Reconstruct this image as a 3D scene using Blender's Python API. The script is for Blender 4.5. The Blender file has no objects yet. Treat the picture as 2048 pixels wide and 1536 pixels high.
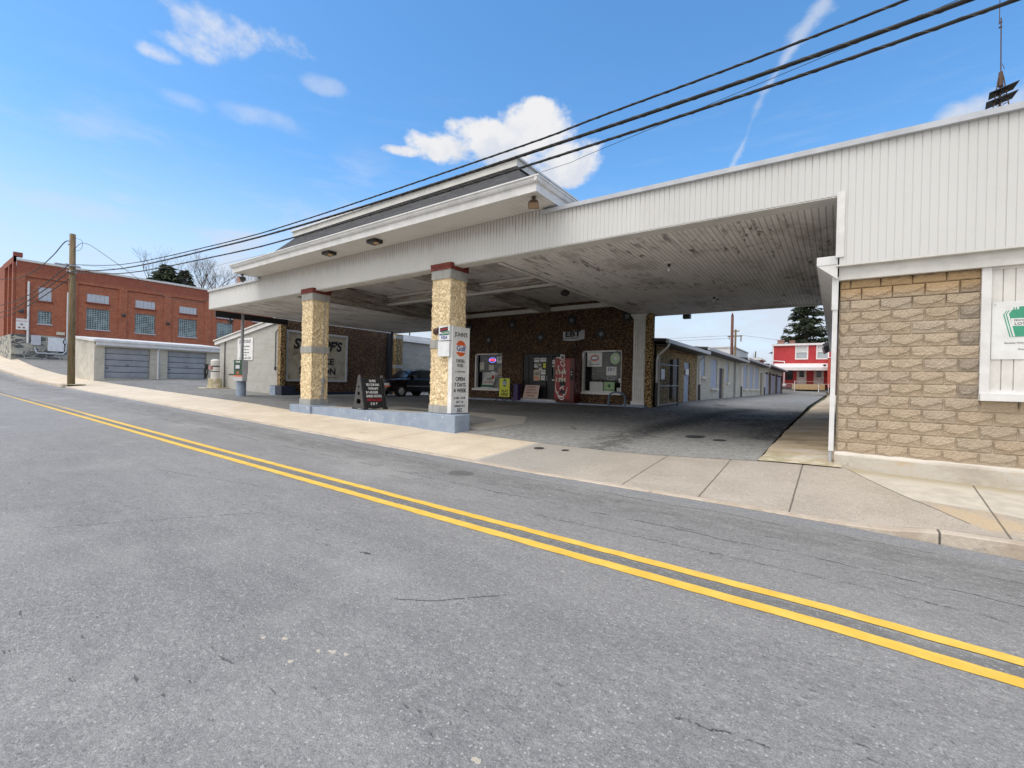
import bpy, bmesh, math, random
from mathutils import Vector, Matrix, noise as mnoise
R = math.radians
SC = bpy.context.scene
COL = SC.collection

# ---------------------------------------------------------------- camera
CF, CP, CR, CY = 903.0, -.003, .0238, .6225
def cam_axes():
    fwd = Vector((-math.sin(CY)*math.cos(CP), math.cos(CY)*math.cos(CP), math.sin(CP)))
    right = Vector((math.cos(CY), math.sin(CY), 0))
    down = fwd.cross(right)
    r = right*math.cos(CR) - down*math.sin(CR)
    d = right*math.sin(CR) + down*math.cos(CR)
    return r, d, fwd
r_, d_, f_ = cam_axes()
cd = bpy.data.cameras.new('camera'); cam = bpy.data.objects.new('camera', cd); COL.objects.link(cam)
cd.sensor_width = 36; cd.lens = CF/2048*36; cd.clip_start = .05; cd.clip_end = 6000
cam.matrix_world = Matrix(((r_.x, -d_.x, -f_.x, 0), (r_.y, -d_.y, -f_.y, 0), (r_.z, -d_.z, -f_.z, 1.6), (0, 0, 0, 1)))
SC.camera = cam
SC.view_settings.view_transform = 'Standard'; SC.view_settings.look = 'None'
SC.view_settings.gamma = 1; SC.view_settings.use_curve_mapping = False
SC.view_settings.exposure = 0.55

# ---------------------------------------------------------------- node helper
class NT:
    def __init__(s, tree): s.t = tree; s.n = tree.nodes; s.l = tree.links
    def new(s, typ, **kw):
        nd = s.n.new(typ)
        for k, v in kw.items(): setattr(nd, k, v)
        return nd
    def put(s, sock, v):
        if isinstance(v, V): s.l.new(v.s, sock)
        elif v is not None:
            try: sock.default_value = v
            except Exception:
                if isinstance(v, (tuple, list)) and len(v) == 3: sock.default_value = (*v, 1)
                else: sock.default_value = (v, v, v)
    def m(s, op, a, b=None, c=None, clamp=False):
        nd = s.new('ShaderNodeMath', operation=op, use_clamp=clamp)
        s.put(nd.inputs[0], a)
        if b is not None: s.put(nd.inputs[1], b)
        if c is not None: s.put(nd.inputs[2], c)
        return V(s, nd.outputs[0])
    def pos(s):
        nd = s.new('ShaderNodeNewGeometry'); return V(s, nd.outputs['Position'])
    def obj(s):
        nd = s.new('ShaderNodeTexCoord'); return V(s, nd.outputs['Object'])
    def xyz(s, v):
        nd = s.new('ShaderNodeSeparateXYZ'); s.l.new(v.s, nd.inputs[0]); return [V(s, o) for o in nd.outputs]
    def vec(s, x, y, z):
        nd = s.new('ShaderNodeCombineXYZ')
        for i, q in enumerate((x, y, z)): s.put(nd.inputs[i], q)
        return V(s, nd.outputs[0])
    def scl(s, v, k):
        nd = s.new('ShaderNodeVectorMath', operation='MULTIPLY'); s.l.new(v.s, nd.inputs[0])
        nd.inputs[1].default_value = k if isinstance(k, (tuple, list)) else (k, k, k); return V(s, nd.outputs[0])
    def noise(s, v, scale, detail=3, rough=.55, out='Fac', dist=0):
        nd = s.new('ShaderNodeTexNoise'); s.l.new(v.s, nd.inputs['Vector'])
        nd.inputs['Scale'].default_value = scale; nd.inputs['Detail'].default_value = detail
        nd.inputs['Roughness'].default_value = rough; nd.inputs['Distortion'].default_value = dist
        return V(s, nd.outputs[out])
    def voro(s, v, scale, feature='F1', out='Distance', rnd=1):
        nd = s.new('ShaderNodeTexVoronoi', feature=feature); s.l.new(v.s, nd.inputs['Vector'])
        nd.inputs['Scale'].default_value = scale; nd.inputs['Randomness'].default_value = rnd
        return V(s, nd.outputs[out])
    def ss(s, x, a, b, lo=0., hi=1.):
        nd = s.new('ShaderNodeMapRange', interpolation_type='SMOOTHSTEP')
        s.put(nd.inputs['Value'], x); nd.inputs['From Min'].default_value = a; nd.inputs['From Max'].default_value = b
        nd.inputs['To Min'].default_value = lo; nd.inputs['To Max'].default_value = hi
        return V(s, nd.outputs[0])
    def ramp(s, f, stops):
        nd = s.new('ShaderNodeValToRGB'); s.put(nd.inputs[0], f); e = nd.color_ramp.elements
        while len(e) < len(stops): e.new(.5)
        for q, (p, c) in zip(e, stops): q.position = p; q.color = (*c, 1)
        return V(s, nd.outputs[0])
    def mix(s, f, a, b, mode='MIX'):
        nd = s.new('ShaderNodeMix', data_type='RGBA', blend_type=mode)
        s.put(nd.inputs[0], f); s.put(nd.inputs[6], a); s.put(nd.inputs[7], b)
        return V(s, nd.outputs[2])
    def bump(s, h, strength=.5, dist=.01):
        nd = s.new('ShaderNodeBump'); nd.inputs['Strength'].default_value = strength
        nd.inputs['Distance'].default_value = dist; s.put(nd.inputs['Height'], h); return V(s, nd.outputs[0])
class V:
    def __init__(s, t, sock): s.t = t; s.s = sock
    def __add__(s, o): return s.t.m('ADD', s, o)
    def __sub__(s, o): return s.t.m('SUBTRACT', s, o)
    def __rsub__(s, o): return s.t.m('SUBTRACT', o, s)
    def __mul__(s, o): return s.t.m('MULTIPLY', s, o)
    def __truediv__(s, o): return s.t.m('DIVIDE', s, o)
    __radd__ = __add__; __rmul__ = __mul__
    def fr(s): return s.t.m('FRACT', s)
    def abs(s): return s.t.m('ABSOLUTE', s)
    def lt(s, o): return s.t.m('LESS_THAN', s, o)
    def gt(s, o): return s.t.m('GREATER_THAN', s, o)
    def max(s, o): return s.t.m('MAXIMUM', s, o)
    def min(s, o): return s.t.m('MINIMUM', s, o)
    def sat(s): return s.t.m('ADD', s, 0., clamp=True)

# ---------------------------------------------------------------- world: daylight sky with clouds
SUN_EL, SUN_AZ = R(62), R(200)       # compass angle from +Y, clockwise
wd = bpy.data.worlds.new('World'); SC.world = wd; wd.use_nodes = True
t = NT(wd.node_tree); t.n.clear()
sky = t.new('ShaderNodeTexSky', sky_type='NISHITA'); sky.sun_disc = False
sky.sun_elevation = SUN_EL; sky.sun_rotation = SUN_AZ; sky.dust_density = .6; sky.ozone_density = 2.2; sky.air_density = 1.0
tc = t.new('ShaderNodeTexCoord'); D = V(t, tc.outputs['Generated'])
dx, dy, dz = t.xyz(D)
az = t.m('ARCTAN2', dx, dy)*(180/math.pi); el = t.m('ARCSINE', dz)*(180/math.pi)
n1 = t.noise(t.scl(D, (1, 1, 1.5)), 9, 7, .6, dist=.15)
n2 = t.noise(t.scl(D, (1, 1, 1.5)), 30, 5, .6)
def blob(a, e, ra, re, k=1.):
    p = (az-a)/ra; q = (el-e)/re
    return (1.-(p*p+q*q))*k
def group(bl):
    o = None
    for b in bl:
        v = blob(*b).max(-3.); o = v if o is None else o.max(v)
    return o
big = group([(-33, 29.0, 5.6, 3.3), (-38.5, 27.8, 6, 2.5), (-45, 27, 5.5, 1.7), (-29.5, 26.2, 4.6, 2.6), (-33, 31, 2.8, 1.5), (-50, 26.2, 3, .7), (-40, 28.6, 5, 1.8), (-36.5, 26.4, 7, 2), (-30, 25, 4, 1.8)])
sm = group([(-69.7, 32.4, 5.2, 2.1), (-65, 33.2, 5, 1.4), (-74, 29, 2.6, .8), (-71.5, 30.4, 3.4, 1.2), (12.5, 24, 4, 2.2), (9, 24, 2.5, 1)])
wi = group([(-59.2, 30.7, 3.2, 1.0), (-72, 26, 3, .9), (-61.2, 18.7, 3.2, 1.2), (-79.5, 14.6, 8, 1.2), (-73.5, 10.6, 10, 1.6), (-66, 26.5, 6, 1.2), (-60, 14, 9, 1.6)])
con = None
cp = [(-1.8, 35.4, 1.0), (-2.8, 34.6, .9), (-3.9, 33.7, .7), (-5.6, 31.8, .45), (-7.4, 29.7, .7), (-8.3, 27.9, .7), (-9, 26.2, .5), (-9.7, 24.9, .45), (-10.3, 23.7, .3)]
for i in range(len(cp)-1):
    (a0, e0, w0), (a1, e1, w1) = cp[i], cp[i+1]
    ln = (a1-a0)**2+(e1-e0)**2
    u = (((az-a0)*(a1-a0)+(el-e0)*(e1-e0))/ln).sat()
    ddx = az-(u*(a1-a0)+a0); ddy = el-(u*(e1-e0)+e0)
    dd = t.m('SQRT', ddx*ddx+ddy*ddy)
    v = 1.-dd/((w0+w1)/2*1.05); con = v if con is None else con.max(v)
nn = (n1-.5)*2.4+(n2-.5)*.9
mbig = t.ss(big+nn*1.4, -.12, .75)
msm = t.ss(sm+nn*1.7, .0, 1.6)*.85
mwi = t.ss(wi+nn*1.2, .0, 1.5)*.34
mcon = t.ss(con+nn*1.7, .0, 1.3)*.45
# thin low cloud; unseen bright cloud added overhead and behind camera as fill light
n3 = t.noise(t.scl(D, (1, 1, 3.2)), 3.2, 7, .6)
back = t.ss(dy, .15, -.35).max(t.ss(el, 44, 66))
low = t.ss(el, 22, 2)
gen = t.ss(n3+low*.24+back*.34, .56, .74)*t.ss(el, 30, 12, .0, .75).max(back*.95)
streak = t.ss(t.noise(t.vec(az*.02, el*.16, dz), 6, 5, .6), .5, .75)*t.ss(el, 40, 12)*.13
cm = mbig.max(msm).max(mwi).max(mcon).max(gen).max(streak)
base = t.new('ShaderNodeHueSaturation'); t.l.new(sky.outputs[0], base.inputs['Color']); base.inputs['Saturation'].default_value = 1.24; base.inputs['Hue'].default_value = .496; base.inputs['Value'].default_value = 1.66
hz = t.mix(t.ss(el, 25, 2, 0., .93), V(t, base.outputs[0]), (4.5, 5.25, 6.2))
cshade = t.ss(t.noise(D, 14, 5, .55)+(el-27.)*.02, .35, .62)
cc = t.mix(back, t.mix(cshade, (4.5, 4.8, 5.4), (5.7, 5.7, 5.8)), (9.3, 9.15, 9.0))
fin = t.mix(cm, hz, cc)
bg = t.new('ShaderNodeBackground'); bg.inputs['Strength'].default_value = .105
t.l.new(fin.s, bg.inputs[0]); wo = t.new('ShaderNodeOutputWorld'); t.l.new(bg.outputs[0], wo.inputs[0])
# ---------------------------------------------------------------- sun behind thin cloud
sl = bpy.data.lights.new('sun', 'SUN'); sl.energy = 1.4; sl.angle = R(40); sl.color = (1, .965, .91)
so = bpy.data.objects.new('sun', sl); COL.objects.link(so)
sd = Vector((math.sin(SUN_AZ)*math.cos(SUN_EL), math.cos(SUN_AZ)*math.cos(SUN_EL), math.sin(SUN_EL)))
so.rotation_euler = sd.to_track_quat('Z', 'Y').to_euler(); so.location = (0, 0, 30)

# ---------------------------------------------------------------- materials
MATS = {}
def mat(name, fn=None, color=None, rough=.6, metal=0., spec=.5, emit=None, var=.12, nscale=3., bump=0., bscale=60., coat=0.):
    if name in MATS: return MATS[name]
    m = bpy.data.materials.new(name); m.use_nodes = True; t = NT(m.node_tree)
    b = t.n['Principled BSDF']
    b.inputs['Roughness'].default_value = rough; b.inputs['Metallic'].default_value = metal
    b.inputs['Specular IOR Level'].default_value = spec; b.inputs['Coat Weight'].default_value = coat
    if fn:
        c, r, nrm = fn(t)
        t.put(b.inputs['Base Color'], c)
        if r is not None: t.put(b.inputs['Roughness'], r)
        if nrm is not None: t.l.new(nrm.s, b.inputs['Normal'])
    else:
        p = t.pos(); n = t.noise(p, nscale, 5, .65)
        c = t.mix(t.ss(n, .3, .72), tuple(q*(1-var) for q in color), tuple(min(1, q*(1+var*.6)) for q in color))
        t.put(b.inputs['Base Color'], c)
        if bump: t.l.new(t.bump(t.noise(p, bscale, 4, .6), bump, .01).s, b.inputs['Normal'])
        if emit: 
            b.inputs['Emission Color'].default_value = (*color, 1); b.inputs['Emission Strength'].default_value = emit
    MATS[name] = m; return m
def M(n): return MATS[n]

def seg_mask(t, x, y, segs, w):
    o = None
    for (x0, y0, x1, y1) in segs:
        ln = (x1-x0)**2+(y1-y0)**2
        u = (((x-x0)*(x1-x0)+(y-y0)*(y1-y0))/ln).sat()
        a = x-(u*(x1-x0)+x0); b = y-(u*(y1-y0)+y0)
        d = t.m('SQRT', a*a+b*b); o = d if o is None else o.min(d)
    return o
DRIPS = [(-.09, 1.78, -.04, 1.76), (-.03, 1.74, .03, 1.73), (.27, 1.83, .33, 1.80), (.38, 1.79, .46, 1.78), (-3.5, 2.6, -3.45, 2.6)]
HAIR = [(-2.6, 2.2, -2.35, 2.36), (-2.35, 2.36, -2.0, 2.75), (-.6, 2.28, -.2, 2.36), (-6.5, 1.0, -5.4, 2.6), (.8, 2.5, 2.2, 2.2), (-9, 2.6, -6.5, 3.2), (-3, 4.6, 1.5, 4.75)]
PALE = [(-2.85, 1.39, -2.845, 1.39), (-2.74, 1.46, -2.72, 1.465), (-2.46, 1.52, -2.455, 1.52), (-2.40, 1.56, -2.37, 1.57), (-2.3, 1.6, -2.295, 1.6), (-2.49, 1.37, -2.485, 1.37), (-1.23, 1.5, -1.21, 1.5)]
def f_road(t):
    p = t.pos(); x, y, z = t.xyz(p)
    agg = t.voro(p, 85); agg2 = t.noise(p, 170, 2, .7); ag3 = t.noise(p, 45, 3, .7)
    big = t.noise(t.scl(p, (.16, 1.0, 1)), 1.1, 5, .6); med = t.noise(t.scl(p, (.5, 1.6, 1)), 1.7, 5, .65)
    base = t.mix(t.ss(big, .32, .68), (.265, .262, .262), (.335, .33, .325))
    base = t.mix(t.ss(med, .38, .68, 0, .34), base, (.40, .395, .38))
    # darker wheel track by the kerb, and the bluish gutter strip
    wob = (t.noise(t.scl(p, (.3, .3, 1)), 1.3, 3)-.5)*.35
    trk = t.ss((y+wob-5.78).abs(), .62, .12)*t.ss(t.noise(t.scl(p, (.8, 2.5, 1)), 2.2, 4, .7), .3, .6)
    base = t.mix(trk*.62, base, (.16, .158, .158))
    trk2 = t.ss((y+wob*.7-1.6).abs(), .5, .1)*t.ss(t.noise(t.scl(p, (.6, 2.2, 1)), 2., 4, .7), .4, .65)
    base = t.mix(trk2*.3, base, (.2, .2, .2))
    gut = t.ss(y+wob*.25, 6.28, 6.4)
    base = t.mix(gut*.6, base, (.30, .315, .335))
    # older patch further up the hill and dark line between the yellow stripes
    patch = t.ss(x+y*.35+wob*.4, -15.4, -15.5)*t.ss(y, 3.7, 3.66)
    base = t.mix(patch*.35, base, (.34, .345, .37))
    mid = t.ss((y+wob*.03-3.905).abs(), .085, .05)
    base = t.mix(mid*.6, base, (.17, .165, .15))
    # aggregate
    base = t.mix(t.ss(agg, .08, .5, .0, .62), base, t.mix(1., base, (.52, .52, .53), 'MULTIPLY'))
    base = t.mix(t.ss(agg2, .60, .72, 0, .7), base, (.66, .65, .63))
    base = t.mix(t.ss(t.noise(p, 75, 3, .75), .36, .46, .55, 0.), base, (.09, .09, .092))
    base = t.mix(t.ss(ag3, .32, .42, .4, 0.), base, (.10, .10, .102))
    vs_ = t.voro(p, 42); vr = t.xyz(t.voro(p, 42, out='Color'))[0]
    base = t.mix(t.ss(vs_+(t.noise(p, 90, 2)-.5)*.3, .34, .18)*t.ss(vr, .66, .86)*.42, base, (.66, .65, .62))
    base = t.mix(t.ss(vs_, .42, .2)*t.ss(vr, .3, .1)*.6, base, (.10, .10, .10))
    g3 = t.noise(t.scl(p, (1, 1.6, 1)), 24, 4, .8); base = t.mix(t.ss(g3, .52, .66, 0, .35), base, (.50, .49, .47)); base = t.mix(t.ss(g3, .46, .34, 0, .5), base, (.12, .12, .122))
    g6 = t.noise(t.scl(p, (.7, 1.4, 1)), 8, 5, .85); base = t.mix(t.ss(g6, .45, .34, 0, .38), base, (.13, .13, .132)); base = t.mix(t.ss(g6, .56, .68, 0, .25), base, (.50, .49, .47))
    bl = t.noise(p, .35, 4, .65); base = t.mix(t.ss(bl, .52, .70, 0, .22), base, (.46, .455, .435))
    # pale droppings and chips
    sp = t.voro(p, 2.3, out='Distance'); sn = t.noise(p, 9, 3)
    pale = t.ss(sp+(sn-.5)*.06, .045, .03)*t.ss(t.noise(p, .6, 3), .5, .58)
    base = t.mix(pale*.75, base, (.55, .5, .42))
    # cracks along the lane seam
    c1 = (y-5.17+(t.noise(p, 1.6, 5, .7)-.5)*.22+(t.noise(p, 12, 3)-.5)*.02).abs()
    crack = t.ss(c1, .011, .005)*t.ss(t.noise(t.scl(p, (1, .2, 1)), .9, 4, .7), .44, .54)
    c2 = (y-6.2+(t.noise(p, 1.1, 5, .7)-.5)*.32).abs()
    crack = crack.max(t.ss(c2, .012, .005)*t.ss(t.noise(t.scl(p, (1, .2, 1)), .5, 4), .4, .5)*.8)
    nt = t.noise(t.scl(p, (.9, 3.4, 1)), 5, 5, .7)
    dot = t.ss(nt, .64, .70)*t.ss(t.noise(p, .55, 3), .46, .58)
    crack = crack.max(dot*.7)
    nt2 = t.noise(t.scl(p, (.5, 5, 1)), 4, 5, .75); crack = crack.max(t.ss(nt2, .62, .67)*t.ss((y-5.5).abs(), 1., .3)*.75)
    wv2 = (t.noise(p, 9, 4, .8)-.5)*.16
    sg = seg_mask(t, x+wv2, y+wv2*.7, DRIPS, 0); crack = crack.max(t.ss(sg, .028, .012)*t.ss(t.noise(p, 26, 3, .8), .45, .52))
    hs_ = seg_mask(t, x+wv2*1.2, y+wv2, HAIR, 0); crack = crack.max(t.ss(hs_, .009, .003)*t.ss(t.noise(p, 7, 3, .8), .40, .5)*.8)
    pp = seg_mask(t, x+(t.noise(p, 40, 3)-.5)*.03, y+(t.noise(p, 33, 3)-.5)*.03, PALE, 0); base = t.mix(t.ss(pp+(t.noise(p, 60, 3)-.5)*.02, .016, .008)*.7, base, (.62, .54, .43))
    base = t.mix(crack*.85, base, (.022, .022, .023))
    # sealed seam across the road, far left
    sm = t.ss((x+y*.36+15.45+wob*.2).abs(), .05, .02)*t.ss(y, 3.7, 3.6)
    base = t.mix(sm*.5, base, (.33, .34, .36))
    cov = seg_mask(t, x, y, [(-5.22, 5.78, -5.12, 5.78)], 0)
    base = t.mix(t.ss(cov, .2, .16)*.6, base, (.07, .07, .07))
    h = agg*.6+agg2*.9+ag3*.8-crack*2.2
    return base, t.ss(agg2, .3, .7, .72, .95), t.bump(h, .8, .007)
mat('road asphalt', f_road)

def f_lot(t):
    p = t.pos(); x, y, z = t.xyz(p)
    agg = t.voro(p, 70); agg2 = t.noise(p, 140, 2, .7)
    big = t.noise(p, .55, 5, .6); med = t.noise(p, 2.3, 5, .65)
    base = t.mix(t.ss(big, .35, .65), (.22, .22, .22), (.30, .30, .298))
    base = t.mix(t.ss(med, .45, .72, 0, .5), base, (.35, .35, .345))
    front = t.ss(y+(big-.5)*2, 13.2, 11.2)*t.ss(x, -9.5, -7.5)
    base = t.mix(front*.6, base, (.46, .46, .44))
    # oil drips and wet streaks across the drive-through lane
    wv = (t.noise(p, .8, 5, .65)-.5)*1.5
    s1 = seg_mask(t, x+wv*.3, y+wv*.5, [(-4.2, 9.0, -4.3, 11), (-4.3, 11, -4.15, 13.2), (-4.15, 13.2, -3.8, 15.4), (-3.8, 15.4, -3.6, 18.9), (-3.6, 18.9, -3.0, 22)], 0)
    st = t.ss(s1, .85, .05)*t.ss(t.noise(p, 3.2, 6, .8)+t.ss(y, 11, 15, 0, .2), .38, .54)*t.ss(y, 8, 14, .6, 1.)
    s2 = seg_mask(t, x+wv*.4, y+wv*.3, [(-1.2, 12.5, -1.0, 22), (-1.9, 15.6, -1.2, 17), (-2.9, 16.4, -1.4, 17.2), (-2.4, 18.6, -1.2, 20)], 0)
    st = st.max(t.ss(s2, 1.1, .1)*t.ss(t.noise(t.scl(p, (1, 1, 1)), 2.2, 6, .8), .36, .54)*.97)
    s3 = seg_mask(t, x+wv*.3, y+wv*.3, [(-14, 17, -8, 18.4), (-10, 15.3, -7, 16.4)], 0)
    st = st.max(t.ss(s3, 1.5, .3)*t.ss(t.noise(p, 1.9, 6, .75), .42, .6)*.6)
    fine_ = t.noise(p, 4.5, 6, .85); oil_shade = t.ss(fine_, .38, .56)*t.ss(y+(med-.5)*3, 12.6, 15.5)*t.ss(y+(med-.5)*3, 25, 21)*t.ss(x, -13, -6)*t.ss(big+med*.6, .58, .86)  # broad dark zone: wet oil stain and canopy shade put into the colour
    base = t.mix(oil_shade*.75, base, (.06, .06, .062))
    base = t.mix(st*.9, base, (.022, .023, .025))
    base = t.mix(t.ss(agg, .1, .5, .0, .55), base, t.mix(1., base, (.5, .5, .5), 'MULTIPLY'))
    base = t.mix(t.ss(agg2, .60, .72, 0, .6), base, (.6, .6, .58)); base = t.mix(t.ss(t.noise(p, 70, 3, .75), .36, .46, .5, 0.), base, (.08, .08, .08))
    vs_ = t.voro(p, 34); vr = t.xyz(t.voro(p, 34, out='Color'))[0]
    base = t.mix(t.ss(vs_+(t.noise(p, 80, 2)-.5)*.3, .36, .16)*t.ss(vr, .6, .85)*.7, base, (.62, .62, .59))
    base = t.mix(t.ss(vs_, .42, .2)*t.ss(vr, .35, .1)*.65, base, (.06, .06, .06))
    g3 = t.noise(p, 16, 4, .8); base = t.mix(t.ss(g3, .46, .34, 0, .5), base, (.08, .08, .08)); base = t.mix(t.ss(g3, .54, .66, 0, .3), base, (.5, .5, .48))
    g4 = t.noise(p, 7, 5, .85); base = t.mix(t.ss(g4, .47, .36, 0, .55), base, (.07, .07, .07)); base = t.mix(t.ss(g4, .54, .64, 0, .35), base, (.46, .46, .44))
    ck = t.voro(p, .33, 'DISTANCE_TO_EDGE'); ck = t.ss(ck+(med-.5)*.03, .012, .003)*t.ss(big, .5, .58)
    base = t.mix(ck*.6, base, (.05, .05, .05))
    return base, None, t.bump(agg*.8+agg2*.9, .7, .006)
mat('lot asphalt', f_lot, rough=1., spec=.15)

JX = [-38.9, -29.3, -22.4, -16.2, -9.0, -5.75, -2.72, -1.57, -.46]
def f_walk(t):
    p = t.pos(); x, y, z = t.xyz(p)
    a1 = t.noise(p, 130, 3, .8); a2 = t.voro(p, 75); n = t.noise(p, 1.2, 5, .6); n2 = t.noise(p, 5, 5, .65)
    smooth = t.mix(t.ss(n, .35, .68), (.62, .515, .385), (.72, .62, .48))
    smooth = t.mix(t.ss(n2, .55, .75, 0, .45), smooth, (.6, .56, .5))
    smooth = t.mix(t.ss(a1, .33, .44, .3, 0), smooth, (.28, .24, .2)); smooth = t.mix(t.ss(t.noise(p, 40, 3, .8), .36, .46, .3, 0), smooth, (.3, .26, .2))
    agg = t.mix(t.ss(n, .35, .65), (.51, .445, .365), (.61, .54, .45))
    agg = t.mix(t.ss(x+n*.9, -4.3, -2.6, .8, 0.), agg, (.46, .45, .41))
    agg = t.mix(t.ss(a2, .12, .5, 0, .45), agg, (.24, .21, .19)); agg = t.mix(t.ss(t.noise(p, 55, 3, .8), .38, .48, .6, 0), agg, (.17, .15, .135))
    agg = t.mix(t.ss(a1, .60, .72, 0, .75), agg, (.76, .70, .62))
    agg = t.mix(t.ss(a1, .33, .42, .55, 0), agg, (.17, .155, .145))
    isagg = t.ss(x, -5.76, -5.74)
    col = t.mix(isagg, smooth, agg)
    g5 = t.noise(p, 14, 5, .85); col = t.mix(t.ss(g5, .45, .34, 0, .4), col, (.24, .21, .18)); col = t.mix(t.ss(g5, .55, .66, 0, .3), col, (.76, .70, .62))
    # repair slabs right of the diagonal joint
    dg = (x+.03)*(7.18-9.5)-(y-9.5)*(1.26+.03)
    rep = t.ss(dg, .01, -.01)*t.ss(x, -.1, 0)
    light = rep*t.ss(y-(8.05+(x*-.17)), -.01, .02)
    rs = t.mix(t.ss(n2, .3, .7), (.47, .43, .37), (.6, .55, .46))
    rs = t.mix(t.ss(y+(n2-.5)*.5, 8.8, 9.15, 0, .7), rs, (.33, .27, .15))
    col = t.mix(light, col, rs)
    tan = rep*(1.-light)*t.ss(n, .4, .6)
    col = t.mix(tan*.55, col, (.55, .39, .2))
    dirt = t.ss(t.noise(t.scl(p, (.6, 2, 1)), 1.4, 5, .7), .55, .75)
    col = t.mix(dirt*.3, col, (.25, .22, .19))
    # joints
    segs = [(q, 6.5, q+.03, 9.3) for q in JX]+[(-.03, 9.5, 1.26, 7.18), (1.62, 9.1, 1.5, 6.7)]
    wob = (t.noise(p, 3, 3)-.5)*.012
    jd = seg_mask(t, x+wob, y+wob, segs, 0)
    jm = t.ss(jd, .013, .006)
    pd = seg_mask(t, x+wob*3, y, [(-5.75, 6.7, -5.72, 9.2)], 0)
    col = t.mix(t.ss(pd+(n2-.5)*.05, .07, .04)*t.ss(x, -5.79, -5.76)*.8, col, (.62, .58, .52))
    col = t.mix(jm*.8, col, (.10, .085, .07))
    # kerb joint
    kj = t.ss((y-6.82+(t.noise(p, 1.5, 4)-.5)*.06).abs(), .012, .005)*t.ss(t.noise(p, .8, 3), .42, .5)
    col = t.mix(kj*.7, col, (.16, .13, .1))
    return col, None, t.bump(a1*.7+a2*.3-jm*3., .6, .005)
mat('sidewalk concrete', f_walk)
def f_kerb(t):
    p = t.pos(); x, y, z = t.xyz(p)
    a1 = t.noise(p, 110, 3, .8); n = t.noise(p, 2.2, 5, .7)
    c = t.mix(t.ss(n, .35, .65), (.44, .36, .28), (.56, .49, .41))
    c = t.mix(t.ss(a1, .33, .45, .45, 0), c, (.2, .17, .14))
    c = t.mix(t.ss(t.noise(p, 7, 5, .7), .55, .7, 0, .6), c, (.24, .22, .2))
    j = t.ss(seg_mask(t, x, y, [(.93, 6, .95, 7.2)], 0)+(a1-.5)*.02, .016, .004)
    return t.mix(j*.9, c, (.03, .025, .02)), None, t.bump(a1+t.noise(p, 20, 4)*2, .7, .008)
mat('kerb concrete', f_kerb, rough=.9)
def f_strip(t):
    p = t.pos(); x, y, z = t.xyz(p)
    n = t.noise(t.scl(p, (.6, 1.1, 1)), 1.1, 6, .75, dist=.6); n2 = t.noise(p, 3, 5, .7); a = t.noise(p, 100, 3, .8)
    c = t.ramp(n, [(.3, (.20, .18, .15)), (.42, (.40, .31, .2)), (.52, (.52, .42, .29)), (.62, (.56, .52, .46)), (.8, (.64, .58, .5))])
    w = t.ss(y+(n2-.5)*1.2+x*.8, 9.5, 9.1)
    c = t.mix(w*.6, c, t.mix(t.ss(n2, .45, .6), (.36, .33, .2), (.66, .61, .5)))
    c = t.mix(t.ss(a, .33, .43, .35, 0), c, (.1, .09, .07))
    return c, None, t.bump(a+n2*2, .5, .006)
mat('stained concrete', f_strip, rough=.9)
def f_foot(t):
    p = t.pos(); x, y, z = t.xyz(p)
    n = t.noise(t.scl(p, (1, 1, 2)), 1.6, 6, .7); a = t.noise(p, 80, 3, .8)
    c = t.ramp(n, [(.3, (.36, .33, .29)), (.46, (.47, .42, .35)), (.55, (.52, .49, .44)), (.7, (.5, .4, .28))])
    c = t.mix(t.ss(t.noise(p, 9, 4), .62, .7, 0, .5), c, (.3, .25, .18))
    c = t.mix(t.ss(z+(n-.5)*.06, .52, .56), c, (.66, .62, .56))
    return c, None, t.bump(a+n*2, .4, .006)
mat('foundation concrete', f_foot, rough=.88)
def f_ground(t):
    p = t.pos(); n = t.noise(p, .08, 6, .6)
    return t.mix(t.ss(n, .4, .6), (.07, .085, .035), (.13, .115, .07)), None, t.bump(t.noise(p, 3, 5), .4, .05)
mat('winter grass', f_ground, rough=1)

def f_stucco(c_hi, c_lo, c_dk, scale=24., dk=.55, dist=.03):
    def f(t):
        p = t.pos()
        pd = t.noise(p, 5, 3, .6, out='Color')
        q = t.new('ShaderNodeVectorMath', operation='MULTIPLY_ADD'); t.l.new(pd.s, q.inputs[0]); q.inputs[1].default_value = (.12, .12, .12); t.l.new(p.s, q.inputs[2])
        q = V(t, q.outputs[0])
        v = t.voro(q, scale, 'SMOOTH_F1'); n = t.noise(q, scale*.9, 3, .6); e = t.noise(p, 1.2, 4, .6)
        ridge = t.ss((t.noise(q, scale*.45, 2, .5, dist=.6)-.5).abs(), .0, .07)
        c = t.mix(t.ss(n, .35, .65), c_lo, c_hi)
        c = t.mix(t.ss(e, .5, .75, 0, .3), c, tuple(k*.75 for k in c_lo))
        c = t.mix(t.ss(v, .30, .62, 0., dk), c, c_dk)
        c = t.mix((1.-ridge)*dk*.8, c, c_dk)
        return c, None, t.bump((1.-v)*1.2+n*.8+ridge*.7, 1., dist)
    return f
mat('cream stucco', f_stucco((.95, .79, .52), (.87, .69, .42), (.44, .28, .13), 13, .34), rough=.9)
def f_pebble(t):
    p = t.pos(); x, y, z = t.xyz(p)
    v = t.voro(p, 24); vc = t.voro(p, 24, out='Color'); r, g, b = t.xyz(vc)
    n = t.noise(p, 17, 3, .7); e = t.noise(p, .45, 4, .6)
    cov = t.ss(r+(e-.5)*.9+(n-.5)*.4, .52, .86)
    c = t.mix(g, (.060, .030, .022), (.125, .066, .042))
    c = t.mix(cov*.85, c, (.40, .25, .12))
    c = t.mix(t.ss(v, .3, .62, 0, .7), c, (.018, .010, .008))
    return c, None, t.bump((1.-v)*1.4+n*.6, 1., .025)
mat('brown pebble stucco', f_pebble, rough=.9)
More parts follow.
